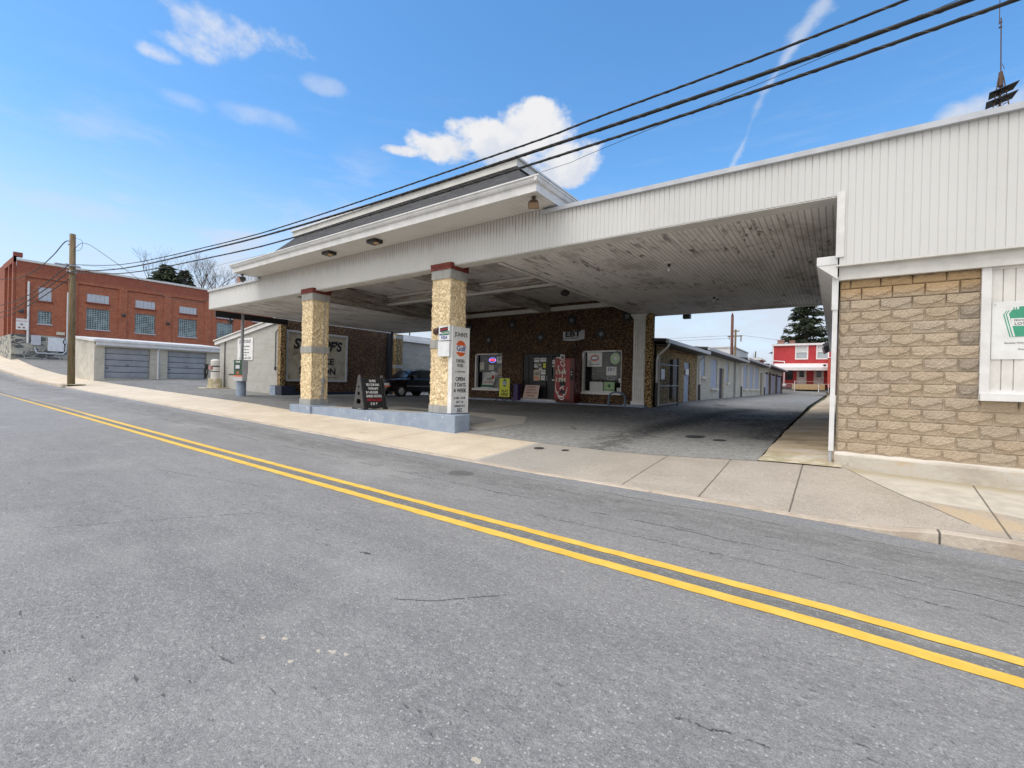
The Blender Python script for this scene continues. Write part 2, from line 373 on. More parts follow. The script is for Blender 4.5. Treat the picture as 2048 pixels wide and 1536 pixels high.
def f_tanpeb(t):
    p = t.pos()
    v = t.voro(p, 15); n = t.noise(p, 14, 3, .7); e = t.noise(p, .9, 5, .7)
    c = t.mix(t.ss(n, .35, .6), (.40, .255, .105), (.66, .47, .22))
    c = t.mix(t.ss(e, .58, .74, 0, .75), c, (.13, .07, .04))
    c = t.mix(t.ss(v, .28, .62, 0, .85), c, (.05, .028, .015))
    return c, None, t.bump((1.-v)*1.4+n*.6, 1., .03)
mat('tan pebble stucco', f_tanpeb, rough=.9)

def brickmat(name, axis, bw, bh, mortar, c1, c2, cm, bumpd=.006, stain=.3, stainc=(.12, .11, .1), off=.5, spk=False):
    def f(t):
        p = t.pos(); x, y, z = t.xyz(p)
        u = {'x': x, 'y': y}[axis]
        br = t.new('ShaderNodeTexBrick'); br.offset = off
        t.l.new(t.vec(u, z, 0.).s, br.inputs['Vector'])
        br.inputs['Color1'].default_value = (*c1, 1); br.inputs['Color2'].default_value = (*c2, 1); br.inputs['Mortar'].default_value = (*cm, 1)
        br.inputs['Scale'].default_value = 1; br.inputs['Mortar Size'].default_value = mortar; br.inputs['Mortar Smooth'].default_value = .3
        br.inputs['Brick Width'].default_value = bw; br.inputs['Row Height'].default_value = bh; br.inputs['Bias'].default_value = 0
        n = t.noise(p, 1.1, 6, .7); n2 = t.noise(t.scl(p, (1, 1, .25)), 2.5, 5, .7); a = t.noise(p, 40, 3, .7)
        c = t.mix(t.ss(n, .35, .7, 0, stain), V(t, br.outputs[0]), stainc)
        c = t.mix(t.ss(n2, .56, .74, 0, stain), c, stainc)
        c = t.mix(t.ss(a, .3, .7, .12, 0), c, (.05, .05, .05))
        if spk: c = t.mix(t.ss(t.noise(t.scl(p, (1, 1, 2.2)), 5.5, 3, .8), .38, .62, .5, 0.), c, tuple(q*.45 for q in c2)); c = t.mix(t.ss(t.noise(t.scl(p, (1, 1, 2.5)), 3.3, 3, .8), .54, .68, 0., .4), c, tuple(min(1, q*1.5) for q in c1)); c = t.mix(t.ss(z, 12.9, 13.4, 0, .45), c, (.2, .045, .035))
        return c, None, t.bump(V(t, br.outputs['Fac'])*-1.+a*.4, .6, bumpd)
    return mat(name, f, rough=.9)
BY = brickmat('red brick', 'y', .34, .115, .014, (.56, .16, .065), (.42, .105, .045), (.40, .27, .2), stain=.3, stainc=(.17, .05, .03), spk=True)
BX = brickmat('red brick street side', 'x', .34, .115, .014, (.42, .11, .055), (.34, .08, .045), (.40, .27, .2), stain=.3, stainc=(.2, .06, .04), spk=True)
brickmat('grey block', 'y', .42, .205, .008, (.36, .35, .325), (.30, .29, .265), (.40, .39, .36), stain=.45, stainc=(.24, .23, .2))
brickmat('grey block street side', 'x', .42, .205, .008, (.47, .46, .43), (.41, .40, .37), (.50, .49, .46), stain=.25, stainc=(.36, .34, .28))
brickmat('warm block', 'y', .42, .205, .008, (.56, .52, .44), (.48, .45, .38), (.6, .57, .5), stain=.3, stainc=(.3, .26, .18))
def f_rubble(t):
    p = t.pos(); x, y, z = t.xyz(p); q = t.vec(x+y, 0., z*2.4)
    v = t.voro(q, 1.15, 'DISTANCE_TO_EDGE'); c_ = t.voro(q, 1.15, out='Color'); r, g, b = t.xyz(c_); n = t.noise(p, 3, 5, .75)
    c = t.mix(t.ss(r+(n-.5)*.8, .2, .8), (.09, .095, .10), (.40, .39, .34))
    c = t.mix(t.ss(v+(n-.5)*.05, .06, .02), c, (.46, .44, .38))
    return c, None, t.bump(v.min(.1)*8.+n, 1., .06)
mat('stone rubble', f_rubble)
brickmat('side block', 'y', .4, .2, .01, (.45, .36, .24), (.38, .31, .22), (.5, .44, .34), stain=.2)
brickmat('cap brick', 'x', .2, .065, .008, (.33, .07, .045), (.25, .05, .035), (.62, .58, .54), stain=.1)
brickmat('chimney brick', 'x', .2, .08, .012, (.38, .12, .08), (.3, .09, .06), (.5, .42, .38), stain=.3)

def f_siding(t):
    p = t.pos(); x, y, z = t.xyz(p)
    n = t.noise(t.scl(p, (3, 3, .35)), 3, 5, .7); m = t.noise(p, .5, 4)
    rib = ((x*10.).fr()-.0)
    top = t.ss(z+(n-.5)*.9+(t.noise(p, 8, 3)-.5)*.2, 5.30, 5.72)
    left = t.ss(x, -3.5, -6.5)
    c = t.mix(t.ss(m, .3, .7), (.59, .585, .572), (.64, .635, .622))
    seam = t.ss((rib-.93).abs(), .14, .05)
    c = t.mix(top*seam*t.ss(left, 0, 1, .45, .95), c, (.14, .09, .06))
    c = t.mix(top*left*.3, c, (.4, .33, .27))
    pj = ((x/1.9).fr()-.5).abs(); c = t.mix(t.ss(pj, .497, .4995)*.35, c, (.3, .28, .25))
    dr = t.ss(t.noise(t.scl(p, (6, 6, .3)), 2.2, 4, .75), .56, .72); c = t.mix(dr*.22, c, (.46, .42, .37))
    bot = t.ss(z, Z0_+.25, Z0_) if 0 else t.ss(t.noise(p, 1.1, 5, .7), .55, .75); c = t.mix(bot*.16, c, (.48, .46, .42))
    return c, None, None
mat('white ribbed siding', f_siding, rough=.45)
def f_ceil(t):
    p = t.pos(); x, y, z = t.xyz(p)
    k = (x*9.4).fr(); ln = t.ss((k-.5).abs(), .37, .46)
    row = t.m('FLOOR', x*9.4)
    n = t.noise(t.vec(x*1.1, y*.16, z), 3.2, 6, .75); pn = t.noise(t.vec(row*3.3, y*.35, 0.), 1., 3)
    n2 = t.noise(t.vec(x*.7, y*.45, z), 1.2, 5, .7)
    c = t.mix(t.ss(pn, .3, .7), (.74, .705, .67), (.84, .81, .78))
    c = t.mix(t.ss(n2, .47, .68, 0, .55), c, (.28, .235, .205))
    peel = t.ss(t.noise(t.vec(x*2.4, y*.5, z), 2.4, 6, .8), .555, .63)*t.ss(t.noise(p, .5, 4), .42, .55)
    peel = peel.max(t.ss(n, .50, .62)*t.ss(y+(n2-.5)*2.5, 11.2, 9.5)*.8); peel = peel.max(t.ss(n, .56, .7)*t.ss(x+y*.25, .9, 2.8)*.75)
    c = t.mix(peel*.9, c, (.045, .038, .034))
    c = t.mix(ln*.5, c, (.12, .10, .09))
    return c, None, t.bump(ln*-1.+pn*.2-peel*.3, .5, .008)
mat('weathered ceiling boards', f_ceil, rough=.7)
def f_beam(t):
    p = t.pos(); x, y, z = t.xyz(p)
    k = (z*11.).fr(); ln = t.ss((k-.5).abs(), .38, .46)
    n = t.noise(t.scl(p, (.4, .4, 3)), 2.4, 6, .75)
    c = t.mix(t.ss(n, .35, .6), (.60, .56, .52), (.26, .22, .19))
    c = t.mix(t.ss(n, .6, .7, 0, .8), c, (.05, .04, .035))
    c = t.mix(ln*.7, c, (.06, .05, .045))
    return c, None, t.bump(ln*-1., .7, .01)
mat('weathered beam boards', f_beam, rough=.7)
def f_soffit(t):
    p = t.pos(); x, y, z = t.xyz(p)
    k = (x*7.).fr(); ln = t.ss((k-.5).abs(), .42, .47)
    c = t.mix(ln*.35, (.66, .64, .61), (.3, .27, .24))
    c = t.mix(t.ss(t.noise(p, 1.5, 5), .5, .75, 0, .3), c, (.45, .38, .32))
    return c, None, t.bump(ln*-1., .5, .006)
mat('vinyl soffit', f_soffit, rough=.5)
def f_slate(t):
    p = t.pos(); x, y, z = t.xyz(p)
    br = t.new('ShaderNodeTexBrick'); br.offset = .43; t.l.new(t.vec(x, z*1.25, 0.).s, br.inputs['Vector'])
    for k, v in dict(Color1=(.035, .036, .040, 1), Color2=(.065, .066, .070, 1), Mortar=(.02, .02, .022, 1)).items(): br.inputs[k].default_value = v
    br.inputs['Scale'].default_value = 1; br.inputs['Mortar Size'].default_value = .012; br.inputs['Brick Width'].default_value = .42; br.inputs['Row Height'].default_value = .13
    c = t.mix(t.ss(t.noise(p, 30, 4), .4, .7, 0, .4), V(t, br.outputs[0]), (.10, .10, .105))
    return c, None, t.bump(V(t, br.outputs['Fac'])*-1.+t.noise(p, 40, 3)*.4, .8, .02)
mat('dark shingles', f_slate, rough=.85)
def f_block(t):
    p = t.pos(); x, y, z = t.xyz(p)
    n = t.noise(p, 26, 5, .75); e = t.noise(p, 70, 3, .7)
    row = t.m('FLOOR', (z-.3375)/.1975); off = t.m('MODULO', row, 2.)*.1475+.1
    u = t.m('FLOOR', (x-.02+off)/.39)
    hsh = ((t.m('SINE', u*12.9898+row*78.233)*43758.5).fr())
    grey = hsh.gt(.72); h2 = (hsh*7.7).fr()
    c = t.mix(h2, (.425, .335, .24), (.475, .385, .285))
    c = t.mix(grey*.3, c, (.37, .33, .275))
    qo = t.ss(x, 1.46, 1.48)*t.ss(x, 1.72, 1.70)*t.m('MODULO', row, 2.).lt(.5)*z.gt(1.5)
    c = t.mix(qo*.62, c, (.24, .205, .17))
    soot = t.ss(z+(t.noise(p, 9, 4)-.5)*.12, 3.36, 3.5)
    oc = t.ss(z+(n-.5)*.1, 3.05, 3.3)*.55
    c = t.mix(oc, c, (.50, .30, .11))
    c = t.mix(t.ss(n, .6, .75, 0, .35), c, (.30, .22, .13))
    c = t.mix(t.ss(e, .3, .4, .3, 0), c, (.2, .14, .09))
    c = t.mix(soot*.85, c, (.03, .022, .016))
    return c, None, t.bump(n*1.0+e*.6+t.voro(p, 38)*.5, .75, .014)
mat('rock face block', f_block, rough=.92)
def f_mortar(t):
    p = t.pos(); x, y, z = t.xyz(p); n = t.noise(p, 3, 5, .7)
    c = t.mix(t.ss(n, .4, .6), (.42, .35, .26), (.54, .46, .36))
    c = t.mix(t.ss(n, .62, .68), c, (.1, .08, .06))
    c = t.mix(t.ss(z+(n-.5)*.5, 2.85, 3.1), c, (.03, .025, .02))
    return c, None, None
mat('mortar', f_mortar, rough=.95)
def f_yellow(t):
    p = t.pos()
    n = t.noise(p, 60, 4, .8); c = t.mix(t.ss(t.noise(p, 5, 4), .3, .7), (.70, .43, .055), (.78, .51, .09))
    c = t.mix(t.ss(n, .30, .40, .75, 0), c, (.2, .17, .1))
    c = t.mix(t.ss(t.noise(t.scl(p, (.4, 3, 1)), 5, 5, .8), .56, .70, 0, .45), c, (.36, .30, .17)); c = t.mix(t.ss(t.noise(p, 30, 5, .85), .60, .68, 0, .6), c, (.2, .18, .14))
    return c, None, t.bump(n, .5, .004)
mat('yellow road paint', f_yellow, rough=.75)
def f_pole(t):
    p = t.pos(); n = t.noise(t.scl(p, (8, 8, .5)), 2, 6, .75); g = t.noise(p, .8, 4)
    c = t.ramp(n, [(.3, (.05, .032, .018)), (.5, (.19, .13, .07)), (.7, (.29, .21, .12))])
    c = t.mix(t.ss(g, .45, .65, 0, .5), c, (.16, .15, .07))
    return c, None, t.bump(n, .8, .02)
mat('pole wood', f_pole, rough=.9)
def f_bark(t):
    p = t.pos(); n = t.noise(t.scl(p, (3, 3, .7)), 4, 4)
    return t.mix(n, (.06, .045, .035), (.17, .14, .115)), None, None
mat('bark', f_bark, rough=1)
def f_needle(t):
    p = t.pos(); n = t.noise(p, .9, 4, .6)
    return t.mix(t.ss(n, .35, .65), (.010, .018, .010), (.048, .062, .022)), None, None
mat('spruce needles', f_needle, rough=.8)
def f_clap(t):
    p = t.pos(); x, y, z = t.xyz(p); k = (z*4.2).fr(); ln = t.ss(k, .14, .02)
    c = t.mix(t.ss(t.noise(p, .7, 4), .3, .7), (.42, .028, .035), (.50, .05, .05))
    return t.mix(ln*.75, c, (.16, .01, .015)), None, t.bump(k, .6, .04)
mat('red clapboard', f_clap, rough=.55)
def f_glass_block(t):
    p = t.pos(); x, y, z = t.xyz(p)
    a = (y/.24).fr(); b = (z/.24).fr()
    ln = t.ss((a-.5).abs().max((b-.5).abs()), .36, .44)
    n = t.noise(p, 1.2, 4, .6); n2 = t.voro(t.scl(p, (1, 1, 1)), 4.17)
    c = t.mix(t.ss(n, .4, .65), (.03, .045, .05), (.17, .24, .25))
    c = t.mix(ln, c, (.36, .42, .42))
    return c, t.mix(ln, (.15, .15, .15), (.6, .6, .6)), t.bump(ln*-1., .4, .02)
mat('glass block', f_glass_block)
def f_old_sign(t):
    p = t.pos(); n = t.noise(p, 1.8, 6, .7)
    c = t.ramp(n, [(.3, (.20, .17, .12)), (.5, (.46, .42, .33)), (.7, (.55, .53, .45))])
    return c, None, None
mat('aged sign board', f_old_sign, rough=.6)
def f_door_panel(t):
    p = t.pos(); x, y, z = t.xyz(p)
    c = t.mix(t.ss(t.noise(p, 1.4, 5), .3, .7), (.27, .285, .31), (.33, .345, .37))
    return c, None, None
mat('blue grey garage door', f_door_panel, rough=.5)
def f_blue(t):
    p = t.pos(); x, y, z = t.xyz(p)
    n = t.noise(p, 3, 6, .7); a = t.noise(p, 30, 4, .7)
    c = t.mix(t.ss(n, .35, .65), (.235, .29, .385), (.30, .36, .45))
    c = t.mix(t.ss(t.noise(p, 7, 5, .6), .66, .70), c, (.72, .71, .68))
    c = t.mix(t.ss(t.noise(p, 11, 5, .7), .66, .74, 0, .8), c, (.09, .07, .06))
    return c, None, t.bump(a, .4, .006)
mat('blue painted concrete', f_blue, rough=.75)
def f_glass(name, alpha=.25):
    m = bpy.data.materials.new(name); m.use_nodes = True; t = NT(m.node_tree); t.n.clear()
    tr = t.new('ShaderNodeBsdfTransparent'); tr.inputs[0].default_value = (.92, .94, .94, 1)
    gl = t.new('ShaderNodeBsdfGlossy'); gl.inputs['Roughness'].default_value = .03
    fr = t.new('ShaderNodeFresnel'); fr.inputs[0].default_value = 1.5
    f = V(t, fr.outputs[0])*.8
    mx = t.new('ShaderNodeMixShader'); t.l.new(f.s, mx.inputs[0]); t.l.new(tr.outputs[0], mx.inputs[1]); t.l.new(gl.outputs[0], mx.inputs[2])
    o = t.new('ShaderNodeOutputMaterial'); t.l.new(mx.outputs[0], o.inputs[0]); MATS[name] = m
f_glass('window glass')
for n, c, rg in [('white paint', (.72, .71, .70), .5), ('white metal', (.70, .70, .70), .4), ('off white trim', (.66, .645, .61), .55),
    ('light grey block', (.36, .355, .335), .9), ('dark paint', (.015, .016, .02), .5), ('navy paint', (.018, .025, .05), .5),
    ('black plastic', (.018, .018, .02), .45), ('dark metal', (.05, .05, .05), .5), ('grey metal', (.30, .31, .33), .4),
    ('galvanised', (.42, .43, .45), .4), ('light grey paint', (.50, .52, .56), .5), ('pale blue paint', (.33, .39, .50), .5),
    ('rubber', (.02, .02, .02), .8), ('roof membrane', (.30, .30, .30), .9), ('dark roof', (.05, .05, .052), .9),
    ('pale roof', (.62, .62, .62), .6), ('ink', (.015, .015, .017), .6), ('grey ink', (.09, .09, .1), .6), ('blue ink', (.02, .05, .25), .5),
    ('orange print', (.72, .12, .02), .5), ('red print', (.55, .02, .03), .5), ('green print', (.02, .16, .07), .5), ('lottery green', (.05, .32, .20), .5),
    ('sign white', (.76, .76, .75), .45), ('sign yellow', (.72, .74, .06), .5), ('paper', (.62, .58, .5), .8), ('pink paper', (.62, .47, .42), .8),
    ('cream paper', (.6, .56, .45), .8), ('pale green paper', (.42, .60, .34), .7), ('machine red', (.30, .008, .012), .3), ('machine dark red', (.09, .006, .008), .35),
    ('amber', (.7, .13, .02), .3), ('rust', (.10, .06, .04), .8), ('cable', (.012, .012, .012), .6), ('interior dark', (.012, .012, .013), .9),
    ('interior shelf', (.10, .10, .09), .8), ('lip sticker', (.7, .7, .72), .5), ('door blue', (.28, .34, .44), .5), ('blind', (.62, .64, .64), .7),
    ('porch wood', (.48, .34, .18), .8), ('porch white', (.72, .68, .68), .5), ('dark red paint', (.20, .008, .015), .6), ('chain link', (.45, .45, .45), .5),
    ('solar panel', (.015, .012, .02), .25), ('window dark', (.03, .035, .04), .12), ('tan box', (.36, .24, .15), .8), ('purple plastic', (.05, .03, .12), .5),
    ('brown print', (.3, .12, .06), .6), ('tyre', (.016, .016, .016), .85), ('alloy', (.45, .45, .46), .35), ('lamp glass', (.6, .6, .62), .2),
    ('concrete slab', (.38, .36, .32), .9), ('lamp amber', (.5, .3, .14), .4), ('card sign white', (.70, .72, .74), .5), ('gate steel', (.36, .36, .34), .6),
    ('bollard blue', (.14, .20, .30), .55), ('pump grey', (.46, .46, .48), .5), ('vacuum white', (.66, .64, .60), .4), ('ceiling white', (.55, .54, .52), .6),
    ('trailer white', (.66, .66, .66), .5), ('yellow dog', (.5, .32, .08), .9)]:
    mat(n, color=c, rough=rg, bump=.12 if rg > .7 else 0)
mat('car black', color=(.006, .006, .007), rough=.12, coat=.8, var=.05)
mat('car glass', color=(.02, .025, .025), rough=.05, spec=.8)
mat('neon red', color=(1., .05, .08), emit=2.2); mat('neon blue', color=(.15, .25, 1.), emit=1.5)

# ---------------------------------------------------------------- mesh builder
class Fr:                                    # a flat frame: origin, right, up, outward normal
    def __init__(s, o, u, up=(0, 0, 1)):
        s.o = Vector(o); s.u = Vector(u).normalized(); s.v = Vector(up).normalized(); s.n = s.u.cross(s.v)
    def p(s, a, b, c=0.): return s.o+s.u*a+s.v*b+s.n*c
class MB:
    def __init__(s): s.v = []; s.f = []
    def add(s, vs, fs):
        k = len(s.v); s.v += [Vector(q) for q in vs]; s.f += [[i+k for i in q] for q in fs]; return s
    def box(s, x0, x1, y0, y1, z0, z1):
        return s.add([(x, y, z) for z in (z0, z1) for y in (y0, y1) for x in (x0, x1)],
                     [(0, 2, 3, 1), (4, 5, 7, 6), (0, 1, 5, 4), (2, 6, 7, 3), (0, 4, 6, 2), (1, 3, 7, 5)])
    def fbox(s, F, a0, a1, b0, b1, c0, c1):
        return s.add([F.p(a, b, c) for c in (c0, c1) for b in (b0, b1) for a in (a0, a1)],
                     [(0, 2, 3, 1), (4, 5, 7, 6), (0, 1, 5, 4), (2, 6, 7, 3), (0, 4, 6, 2), (1, 3, 7, 5)])
    def quad(s, *p): return s.add(p, [tuple(range(len(p)))])
    def fpoly(s, F, pts, c0, c1):
        n = len(pts); vs = [F.p(a, b, c0) for a, b in pts]+[F.p(a, b, c1) for a, b in pts]
        return s.add(vs, [tuple(range(n))[::-1], tuple(range(n, 2*n))]+[(i, (i+1) % n, n+(i+1) % n, n+i) for i in range(n)])
    def fell(s, F, a, b, ra, rb, c0, c1, n=24): return s.fpoly(F, [(a+ra*math.cos(i*2*math.pi/n), b+rb*math.sin(i*2*math.pi/n)) for i in range(n)], c0, c1)
    def prism(s, pts, d): 
        pts = [Vector(p) for p in pts]; d = Vector(d); n = len(pts)
        return s.add(pts+[p+d for p in pts], [tuple(range(n))[::-1], tuple(range(n, 2*n))]+[(i, (i+1) % n, n+(i+1) % n, n+i) for i in range(n)])
    def cyl(s, p0, p1, r0, r1=None, n=12, caps=True):
        p0, p1 = Vector(p0), Vector(p1); r1 = r0 if r1 is None else r1; d = (p1-p0).normalized()
        a = d.orthogonal().normalized(); b = d.cross(a)
        c = [(math.cos(i*2*math.pi/n), math.sin(i*2*math.pi/n)) for i in range(n)]
        vs = [p0+(a*x+b*y)*r0 for x, y in c]+[p1+(a*x+b*y)*r1 for x, y in c]
        fs = [(i, (i+1) % n, n+(i+1) % n, n+i) for i in range(n)]
        if caps: fs += [tuple(range(n))[::-1], tuple(range(n, 2*n))]
        return s.add(vs, fs)
    def tube(s, pts, r, n=8):
        pts = [Vector(p) for p in pts]
        for i in range(len(pts)-1): s.cyl(pts[i], pts[i+1], r, r, n)
        return s
    def ell(s, c, rx, ry, rz, n=12, m=8):
        c = Vector(c); vs = []; fs = []
        for j in range(m+1):
            ph = math.pi*j/m
            for i in range(n):
                th = 2*math.pi*i/n; vs.append(c+Vector((rx*math.sin(ph)*math.cos(th), ry*math.sin(ph)*math.sin(th), rz*math.cos(ph))))
        for j in range(m):
            for i in range(n): fs.append((j*n+i, (j+1)*n+i, (j+1)*n+(i+1) % n, j*n+(i+1) % n))
        return s.add(vs, fs)
    def text(s, F, st, a, b, size, c0=0., c1=.004, bold=0., shear=0., sx=1., rot=0., align='CENTER', space=1.):
        cu = bpy.data.curves.new('t', 'FONT'); cu.body = st; cu.size = size; cu.align_x = align; cu.align_y = 'CENTER'
        cu.offset = bold*size; cu.shear = shear; cu.extrude = .5; cu.resolution_u = 3; cu.space_character = space
        ob = bpy.data.objects.new('t', cu); COL.objects.link(ob)
        dg = bpy.context.evaluated_depsgraph_get(); dg.update()
        me = bpy.data.meshes.new_from_object(ob.evaluated_get(dg))
        cr, sr = math.cos(rot), math.sin(rot)
        vs = []
        for q in me.vertices:
            x, y = q.co.x*sx, q.co.y; x, y = x*cr-y*sr, x*sr+y*cr
            vs.append(F.p(a+x, b+y, c0 if q.co.z < 0 else c1))
        s.add(vs, [tuple(p.vertices) for p in me.polygons])
        bpy.data.objects.remove(ob); bpy.data.curves.remove(cu); bpy.data.meshes.remove(me); return s
    def build(s, name, m, parent=None, smooth=False, at=None, bevel=0.):
        w = wloc(parent) if parent else Vector((0, 0, 0))
        if at is None:
            if parent: at = w
            else:
                xs = [q.x for q in s.v]; ys = [q.y for q in s.v]; at = Vector(((min(xs)+max(xs))/2, (min(ys)+max(ys))/2, min(q.z for q in s.v)))
        at = Vector(at)
        me = bpy.data.meshes.new(name); me.from_pydata([q-at for q in s.v], [], s.f); me.validate()
        me.materials.append(M(m) if isinstance(m, str) else m)
        bm = bmesh.new(); bm.from_mesh(me); bmesh.ops.recalc_face_normals(bm, faces=bm.faces); bm.to_mesh(me); bm.free()
        if smooth:
            for p in me.polygons: p.use_smooth = True
        o = bpy.data.objects.new(name, me); COL.objects.link(o)
        if parent: o.parent = parent
        o.location = at-w; o['_w'] = list(at)
        if bevel:
            md = o.modifiers.new('bevel', 'BEVEL'); md.width = bevel; md.segments = 2; md.limit_method = 'ANGLE'; md.angle_limit = R(40)
        return o
def wloc(o): return Vector(o['_w'])
def tag(o, label=None, cat=None, group=None, kind=None):
    if label: o['label'] = label
    if cat: o['category'] = cat
    if group: o['group'] = group
    if kind: o['kind'] = kind
    return o
def thing(name, label, cat, loc, group=None):
    o = bpy.data.objects.new(name, None); COL.objects.link(o); o.location = loc; o['_w'] = list(loc); o.empty_display_size = .3
    return tag(o, label, cat, group)
def dup(root, loc, label, rotz=None, group=None):
    r = root.copy(); COL.objects.link(r); r.location = loc; r['_w'] = list(loc); r['label'] = label
    if rotz is not None: r.rotation_euler = (0, 0, rotz)
    if group: r['group'] = group
    for ch in list(root.children):
        c = ch.copy(); COL.objects.link(c); c.parent = r
        for g in list(ch.children):
            e = g.copy(); COL.objects.link(e); e.parent = c
    return r
def interp(t, x):
    if x <= t[0][0]: return t[0][1]
    for (a, va), (b, vb) in zip(t, t[1:]):
        if x <= b: return va+(vb-va)*(x-a)/(b-a)
    return t[-1][1]

# ---------------------------------------------------------------- terrain heights
ZC = [(-2000, 12), (-300, 9), (-200, 7.5), (-140, 6), (-100, 3.6), (-80, 2.3), (-66, 1.5), (-56, 1.08), (-48, .76), (-41, .64), (-31, .48), (-24, .37), (-18.5, .26), (-14.7, .2), (-11.8, .14), (-9, .09), (-6, .05), (-4.5, .02), (-1, .015), (0, 0), (1.5, -.05), (6, -.3), (30, -1.5), (200, -8), (2000, -9)]
ZYL = [(-2000, 12), (-300, 8.8), (-200, 7.3), (-140, 5.7), (-100, 3.3), (-80, 2.0), (-66, 1.2), (-56, .8), (-48, .52), (-40, .37), (-28, .25), (-18.6, .16), (-11, .08), (-7, .05), (-4.6, .03), (-3, .02), (0, 0), (1, -.03), (6, -.28), (30, -1.5), (200, -8), (2000, -9)]
ZB = [(-2000, 13), (-300, 10), (-200, 9), (-140, 7), (-100, 4.7), (-85, 3.5), (-78, 3.0), (-66, 1.95), (-56, 1.42), (-48, 1.12), (-40, .9), (-32.5, .71), (-25, .56), (-20, .46), (-17, .35), (-15.5, .33), (-8.7, .24), (-6.4, .19), (-4, .18), (-3, .2), (-2, .25), (-1, .31), (0, .33), (.8, .31), (2.1, .27), (6, .1), (30, -1.1), (200, -7.5), (2000, -9)]
ZK = [(-2000, 14), (-300, 11), (-200, 9.5), (-100, 5), (-78, 3.15), (-66, 2.3), (-52, 1.35), (-44, 1.24), (-36, .9), (-30, .7), (-26, .58), (-18, .62), (-7, .65), (0, .58), (5, .55), (30, 0), (200, -4), (2000, -5)]
YK = [(19.8, 0), (27, .18), (42, .22), (56, .26), (78, .36), (84, .9), (90, 1.4), (200, 3), (3000, 12)]
def kerb_h(x):
    if x > .2: return min(.15, (x-.2)*.16)
    if x < -36: return min(.14, (-36-x)*.03)
    return .012
def hroad(x, y):
    zc, zy = interp(ZC, x), interp(ZYL, x)
    if y > 6.65: return zc
    if y >= 4: return zy+(zc-zy)*((y-4)/2.65)
    return zy-.012*(4-max(y, -6))
def hlot(x, y):
    b, k = interp(ZB, x), interp(ZK, x)
    L = 10.7 if x > -20 else (5 if x < -30 else 5+5.7*(x+30)/10)
    t = max(0, min(1, (y-9.1)/L)); t = t*(2-t)*.5+t*.5
    e = interp(YK, y)*(1 if x > -14 else .15)
    return b+(k-b)*t+(e if y > 19.8 else 0)
def hwalk(x, y):
    top = interp(ZC, x)+kerb_h(x)
    t = max(0, min(1, (y-6.8)/2.3))
    return top+(interp(ZB, x)-top)*t
def frange(a, b, s):
    n = max(1, round((b-a)/s)); return [a+(b-a)*i/n for i in range(n+1)]
def sheet(name, xs, ys, hf, m, dz=0.):
    mb = MB(); nx = len(xs); vs = [(x, y, hf(x, y)+dz) for y in ys for x in xs]
    fs = [(j*nx+i, j*nx+i+1, (j+1)*nx+i+1, (j+1)*nx+i) for j in range(len(ys)-1) for i in range(nx-1)]
    o = mb.add(vs, fs).build(name, m, at=(0, 0, 0), smooth=True); tag(o, kind='structure'); return o
XS = [-300, -200, -170]+frange(-140, -60, 4)+frange(-58, -20, 1.5)[0:]+frange(-18.5, 8, .5)+[12, 20, 30, 60, 120, 200]
XS = sorted(set(round(q, 3) for q in XS))
sheet('ground', [-2500, -1000]+XS+[600, 1500, 2500], [-800, -200, -60, -30, -10, 0, 6, 9, 14, 20, 30, 42, 56, 78, 84, 90, 130, 200, 500, 1200, 3000],
      lambda x, y: (hroad(x, y) if y < 6.7 else hlot(x, max(y, 9.1)))-.14, 'winter grass')
sheet('road', XS, frange(-8, 6.65, .6), hroad, 'road asphalt')
sheet('sidewalk', XS, frange(6.8, 9.1, .23)+[9.45], lambda x, y: hwalk(x, min(y, 9.1)), 'sidewalk concrete')
# kerb: gutter face and top
kb = MB(); 
for a, b in zip(XS, XS[1:]):
    n = 1
    for (p, q) in [(a, b)]:
        za, zb_ = interp(ZC, p), interp(ZC, q); ta, tb = za+kerb_h(p), zb_+kerb_h(q)
        kb.quad((p, 6.65, za-.1), (q, 6.65, zb_-.1), (q, 6.66, tb-.008), (p, 6.66, ta-.008))
        kb.quad((p, 6.66, ta-.008), (q, 6.66, tb-.008), (q, 6.68, tb+.003), (p, 6.68, ta+.003))
        kb.quad((p, 6.68, ta+.003), (q, 6.68, tb+.003), (q, 6.815, tb+.003), (p, 6.815, ta+.003))
tag(kb.build('kerb', 'kerb concrete', at=(0, 0, 0)), kind='structure')
# parking lot in two sheets round the strip
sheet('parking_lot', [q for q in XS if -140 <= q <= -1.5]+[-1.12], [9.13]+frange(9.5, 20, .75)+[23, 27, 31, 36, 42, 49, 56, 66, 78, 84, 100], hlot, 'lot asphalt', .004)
def hstrip(x, y):
    base = hlot(x, y); t = max(0, min(1, (x+1.2)/1.2))
    return base+.02+t*(.08 if y > 9.6 else .08*max(0, (y-9.1)/.5))
mb = MB(); ys = [9.11]+frange(9.4, 24, .4)+[30, 45, 80]; vs = []; fs = []
for j, y in enumerate(ys):
    ex = -1.12+(y-9.1)*.012+.05*mnoise.noise(Vector((y*1.7, 0, 0)))+.03*mnoise.noise(Vector((y*6, 3, 0)))
    for x in (ex, ex+.02, -.7, -.35, .1): vs.append((x, y, hstrip(x, y)-(.06 if x == ex else 0)))
for j in range(len(ys)-1):
    for i in range(4): fs.append((j*5+i, j*5+i+1, (j+1)*5+i+1, (j+1)*5+i))
tag(mb.add(vs, fs).build('concrete_path', 'stained concrete', at=(0, 0, 0)), kind='structure')
